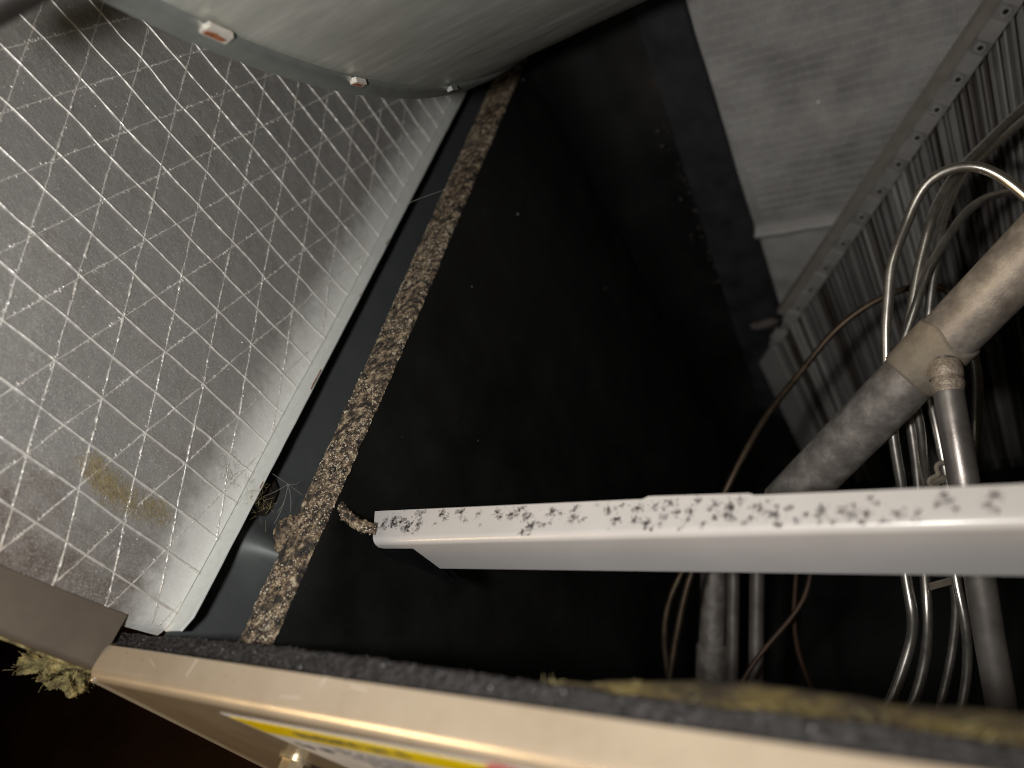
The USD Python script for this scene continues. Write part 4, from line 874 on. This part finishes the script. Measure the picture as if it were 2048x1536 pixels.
# insulation batt behind the panel: black facing, yellow wool core
bat = thing('panel_insulation', 'black faced glass wool batt lining the back of the beige panel', 'insulation', pA)
FZ = 0.021
up_px = [(235, 1262), (300, 1268), (480, 1280), (700, 1303), (1000, 1348), (1250, 1380), (1450, 1410), (1700, 1430), (2048, 1484), (2300, 1530)]
up_w = np.array([H(u, v_, 2, FZ) for u, v_ in up_px])
ord_s = np.array([np.dot(p - pA, pdir) for p in up_w]); ord_d = np.array([np.dot(p - pA, -pn) for p in up_w])
sg_ = np.linspace(-0.014, 0.42, 900); tg_ = np.linspace(0, 1, 44)
Sg, Tg2 = np.meshgrid(sg_, tg_, indexing='ij')
dep = np.interp(Sg, ord_s, ord_d) + 0.0012 * fbm(np.stack([Sg * 150, Sg * 0, Sg * 0], -1), 4, 31)
D = 0.0004 + Tg2 * (dep - 0.0004)
Pf = pA + Sg[..., None] * pdir - D[..., None] * pn
e_ = np.minimum(Tg2, 1 - Tg2)
Pf[..., 2] = FZ + 0.0012 * fbm(Pf * 300, 3, 32) + 0.0012 * fbm(Pf * 900, 2, 33) + 0.002 * fbm(Pf * 60, 2, 34) - 0.004 * np.exp(-e_ / 0.05)
vf, ff = gridmesh(Pf)
skirt = np.array([Pf[:, -1], Pf[:, -1] + np.array([0, 0, -0.45])]).transpose(1, 0, 2)
vs_, fs_ = gridmesh(skirt)
obj('black_facing', join([(vf, ff), (vs_, np.asarray(fs_)[:, ::-1])]), M['foam'], bat, smooth=True)
wo_px = [(1090, 1352), (1180, 1353), (1300, 1352), (1500, 1354), (1650, 1372), (1800, 1392), (2048, 1412), (2300, 1440)]
wz = 0.012
wo = np.array([H(u, v_, 2, wz) for u, v_ in wo_px]); wos = np.array([np.dot(p - pA, pdir) for p in wo]); wod = np.array([np.dot(p - pA, -pn) for p in wo])
Sw, Tw = np.meshgrid(np.linspace(wos[0], 0.42, 500), np.linspace(0, 1, 30), indexing='ij')
inn = np.interp(Sw, ord_s, ord_d) - 0.002
out = np.maximum(np.interp(Sw, wos, wod) + 0.0025 * fbm(np.stack([Sw * 60, Sw * 0, Sw * 0], -1), 4, 36), inn + 0.0004)
Dw = inn + Tw * (out - inn)
Pw2 = pA + Sw[..., None] * pdir - Dw[..., None] * pn
Pw2[..., 2] = wz + 0.004 * (1 - Tw) + 0.003 * fbm(Pw2 * np.array([120, 260, 260]), 4, 37) - 0.004 * np.exp(-(1 - Tw) / 0.1)
vw, fw = gridmesh(Pw2)
sk = np.array([Pw2[:, -1], Pw2[:, -1] + np.array([0, 0, -0.45])]).transpose(1, 0, 2)
v3, f3 = gridmesh(sk)
obj('wool_core', join([(vw, fw), (v3, np.asarray(f3)[:, ::-1])]), M['wool'], bat, smooth=True, label='yellow brown glass wool showing behind the black facing')
rg = np.random.default_rng(41); fb = []
for _ in range(160):
    i, j = rg.integers(500), rg.integers(4, 20); p = Pw2[i, j].copy(); dd = pdir * rg.normal(0, 1) + np.array([0, 0.2, 0.5]) * rg.normal(0, 0.5); pts = [p]
    for s in range(5): dd = dd + rg.normal(0, 0.25, 3); p = p + dd / np.linalg.norm(dd) * 0.0007; pts.append(p)
    fb.append(tube(np.array(pts), 0.00008, 3, cap=False))
obj('wool_fibres', join(fb), M['wool_fibre'], bat, kind='stuff')

def on_foam(rg_):
    i, j = rg_.integers(900), rg_.integers(3, 43); return Pf[i, j] + np.array([0, 0, 0.0001])
obj('foam_grit', grains(3200, on_foam, 67, 0.0001, 0.0006), M['foam_grit'], bat, kind='stuff')
# ================================================================== left side panel edge, with torn wool
sp_ = thing('cabinet_side', 'beige painted side panel edge below the foil board at lower left', 'panel', (0, 0.0, 0.03))
zsd = np.linspace(0.0265, 0.30, 60)
def yf(z): return np.interp(z, [0.02, 0.05, 0.12, 0.3], [-0.0035, -0.0065, -0.0115, -0.022])
rowsL = []
for z in zsd:
    y1 = YF0(z) + 0.004; y0 = yf(z)
    q = [(-0.0012, y1, z), (0.0004, y1, z), (0.0008, (y0 + y1) / 2, z), (0.0008, y0 + 0.003, z)]
    for a in np.linspace(0, np.pi / 2, 6)[1:]: q.append((0.0008 - 0.003 + 0.003 * math.cos(a), y0 + 0.003 - 0.003 * math.sin(a), z))
    q += [(-0.0045, y0, z), (-0.0046, y0 + 0.0012, z)]
    rowsL.append(q)
Ps = np.array(rowsL)
v, f = gridmesh(Ps)
obj('sheet', join([(v, f), (Ps[0], np.array([[0, i + 2, i + 1] for i in range(Ps.shape[1] - 2)]))]), M['beige_dull'], sp_, smooth=35)
# ragged wool hanging out along the front edge, and the tuft at the corner
zw = np.linspace(0.024, 0.30, 160)
wl_rows = []
for z in zw:
    y0 = yf(z); rag = 0.0034 + 0.006 * float(fbm(np.array([z * 160, 0, 0]), 4, 44))
    wl_rows.append([(-0.0045, y0 + 0.003, z), (-0.0046, y0 - 0.0008, z), (-0.0050 - rag * 0.5, y0 - 0.0006 + 0.002 * float(fbm(np.array([z * 200, 5, 0]), 3, 45)), z), (-0.0052 - rag, y0 + 0.001, z), (-0.006 - rag, y0 + 0.006, z)])
wf = thing('torn_wool_edge', 'ragged yellow glass wool along the front edge of the left side panel', 'glass wool', (-0.006, 0, 0.03))
obj('wool_strip', gridmesh(np.array(wl_rows)), M['tuft'], wf, smooth=60)
tuft = thing('glass_wool_tuft', 'torn yellow glass wool tuft poking out at the corner of the two beige panels', 'glass wool', V(140, 1335, 0.33))
lobes = [((185, 1330), (120, 1322), (45, 1318), 0.0065, 0.0022), ((175, 1325), (110, 1345), (95, 1350), 0.0070, 0.0040), ((185, 1330), (150, 1365), (152, 1382), 0.0062, 0.0016), ((215, 1290), (185, 1310), (160, 1325), 0.0055, 0.0060), ((100, 1312), (70, 1322), (32, 1340), 0.0030, 0.0012), ((195, 1320), (175, 1345), (168, 1362), 0.005, 0.003)]
rgq = np.random.default_rng(52)
for n_ in range(13):
    p0, p1, p2, ra, rb = lobes[n_ % len(lobes)]
    jt = lambda k_: rgq.normal(0, k_, 2)
    pts = spline([V(*(np.array(p0) + jt(5)), 0.338), V(*(np.array(p1) + jt(9)), 0.333 + rgq.normal(0, 0.002)), V(*(np.array(p2) + jt(8)), 0.329 + rgq.normal(0, 0.003))], 40)
    T_ = np.gradient(pts, axis=0); T_ /= np.linalg.norm(T_, axis=1, keepdims=True)
    wv = np.cross(T_, Q @ (np.array([0, 1, 0]) + rgq.normal(0, 0.5, 3))); wv /= np.linalg.norm(wv, axis=1, keepdims=True)
    nv = np.cross(T_, wv); sw_ = np.linspace(0, 1, 40); W_ = np.linspace(ra, rb, 40) * 1.05
    rib = []
    for b in np.linspace(-1, 1, 13):
        ragd = 0.72 + 0.9 * fbm(np.c_[sw_ * 14, np.full(40, np.sign(b) * 3.0 + n_), np.zeros(40)], 4, 46)
        hgt = 0.5 * W_ * fbm(np.c_[sw_ * 5, np.full(40, b * 1.6), np.full(40, n_ * 2.0)], 4, 48) * 2 + 0.4 * W_ * (b * b - 0.3)
        rib.append(pts + wv * (b * W_ * ragd)[:, None] + nv * hgt[:, None])
    rib = np.array(rib); g1 = gridmesh(rib); g2 = gridmesh(rib - nv[None] * 0.0006)
    obj('wool_lobe', join([g1, (g2[0], np.asarray(g2[1])[:, ::-1])]), M['tuft'], tuft, smooth=True)
rg = np.random.default_rng(51); fb = []
for _ in range(260):
    p0, p1, p2, ra, rb = lobes[rg.integers(len(lobes))]; q = rg.random()
    c = V(*(np.array(p0) * (1 - q) ** 2 + 2 * q * (1 - q) * np.array(p1) + q * q * np.array(p2)), 0.333)
    dd = rg.normal(0, 1, 3); dd /= np.linalg.norm(dd); p = c + dd * (ra * (1 - q) + rb * q) * 0.8; pts = [p]
    dd = dd + (V(*p2, 0.33) - V(*p0, 0.338)) / 0.03 * 1.2
    for s in range(6): dd = dd + rg.normal(0, 0.45, 3); p = p + dd / np.linalg.norm(dd) * 0.0008; pts.append(p)
    fb.append(tube(np.array(pts), 0.00006, 3, cap=False))
obj('wool_fibres', join(fb), M['wool_fibre'], tuft, kind='stuff')

# dark cable crossing the upper left corner, close to the lens
cb = obj('black_cable', tube(spline([V(-160, 75, .2), V(-30, 8, .2), (V(40, -30, .2)), V(140, -95, .2)], 40), 0.006, 20), M['cable'], smooth=True)
tag(cb, 'dark cable just entering the top left corner', 'cable')
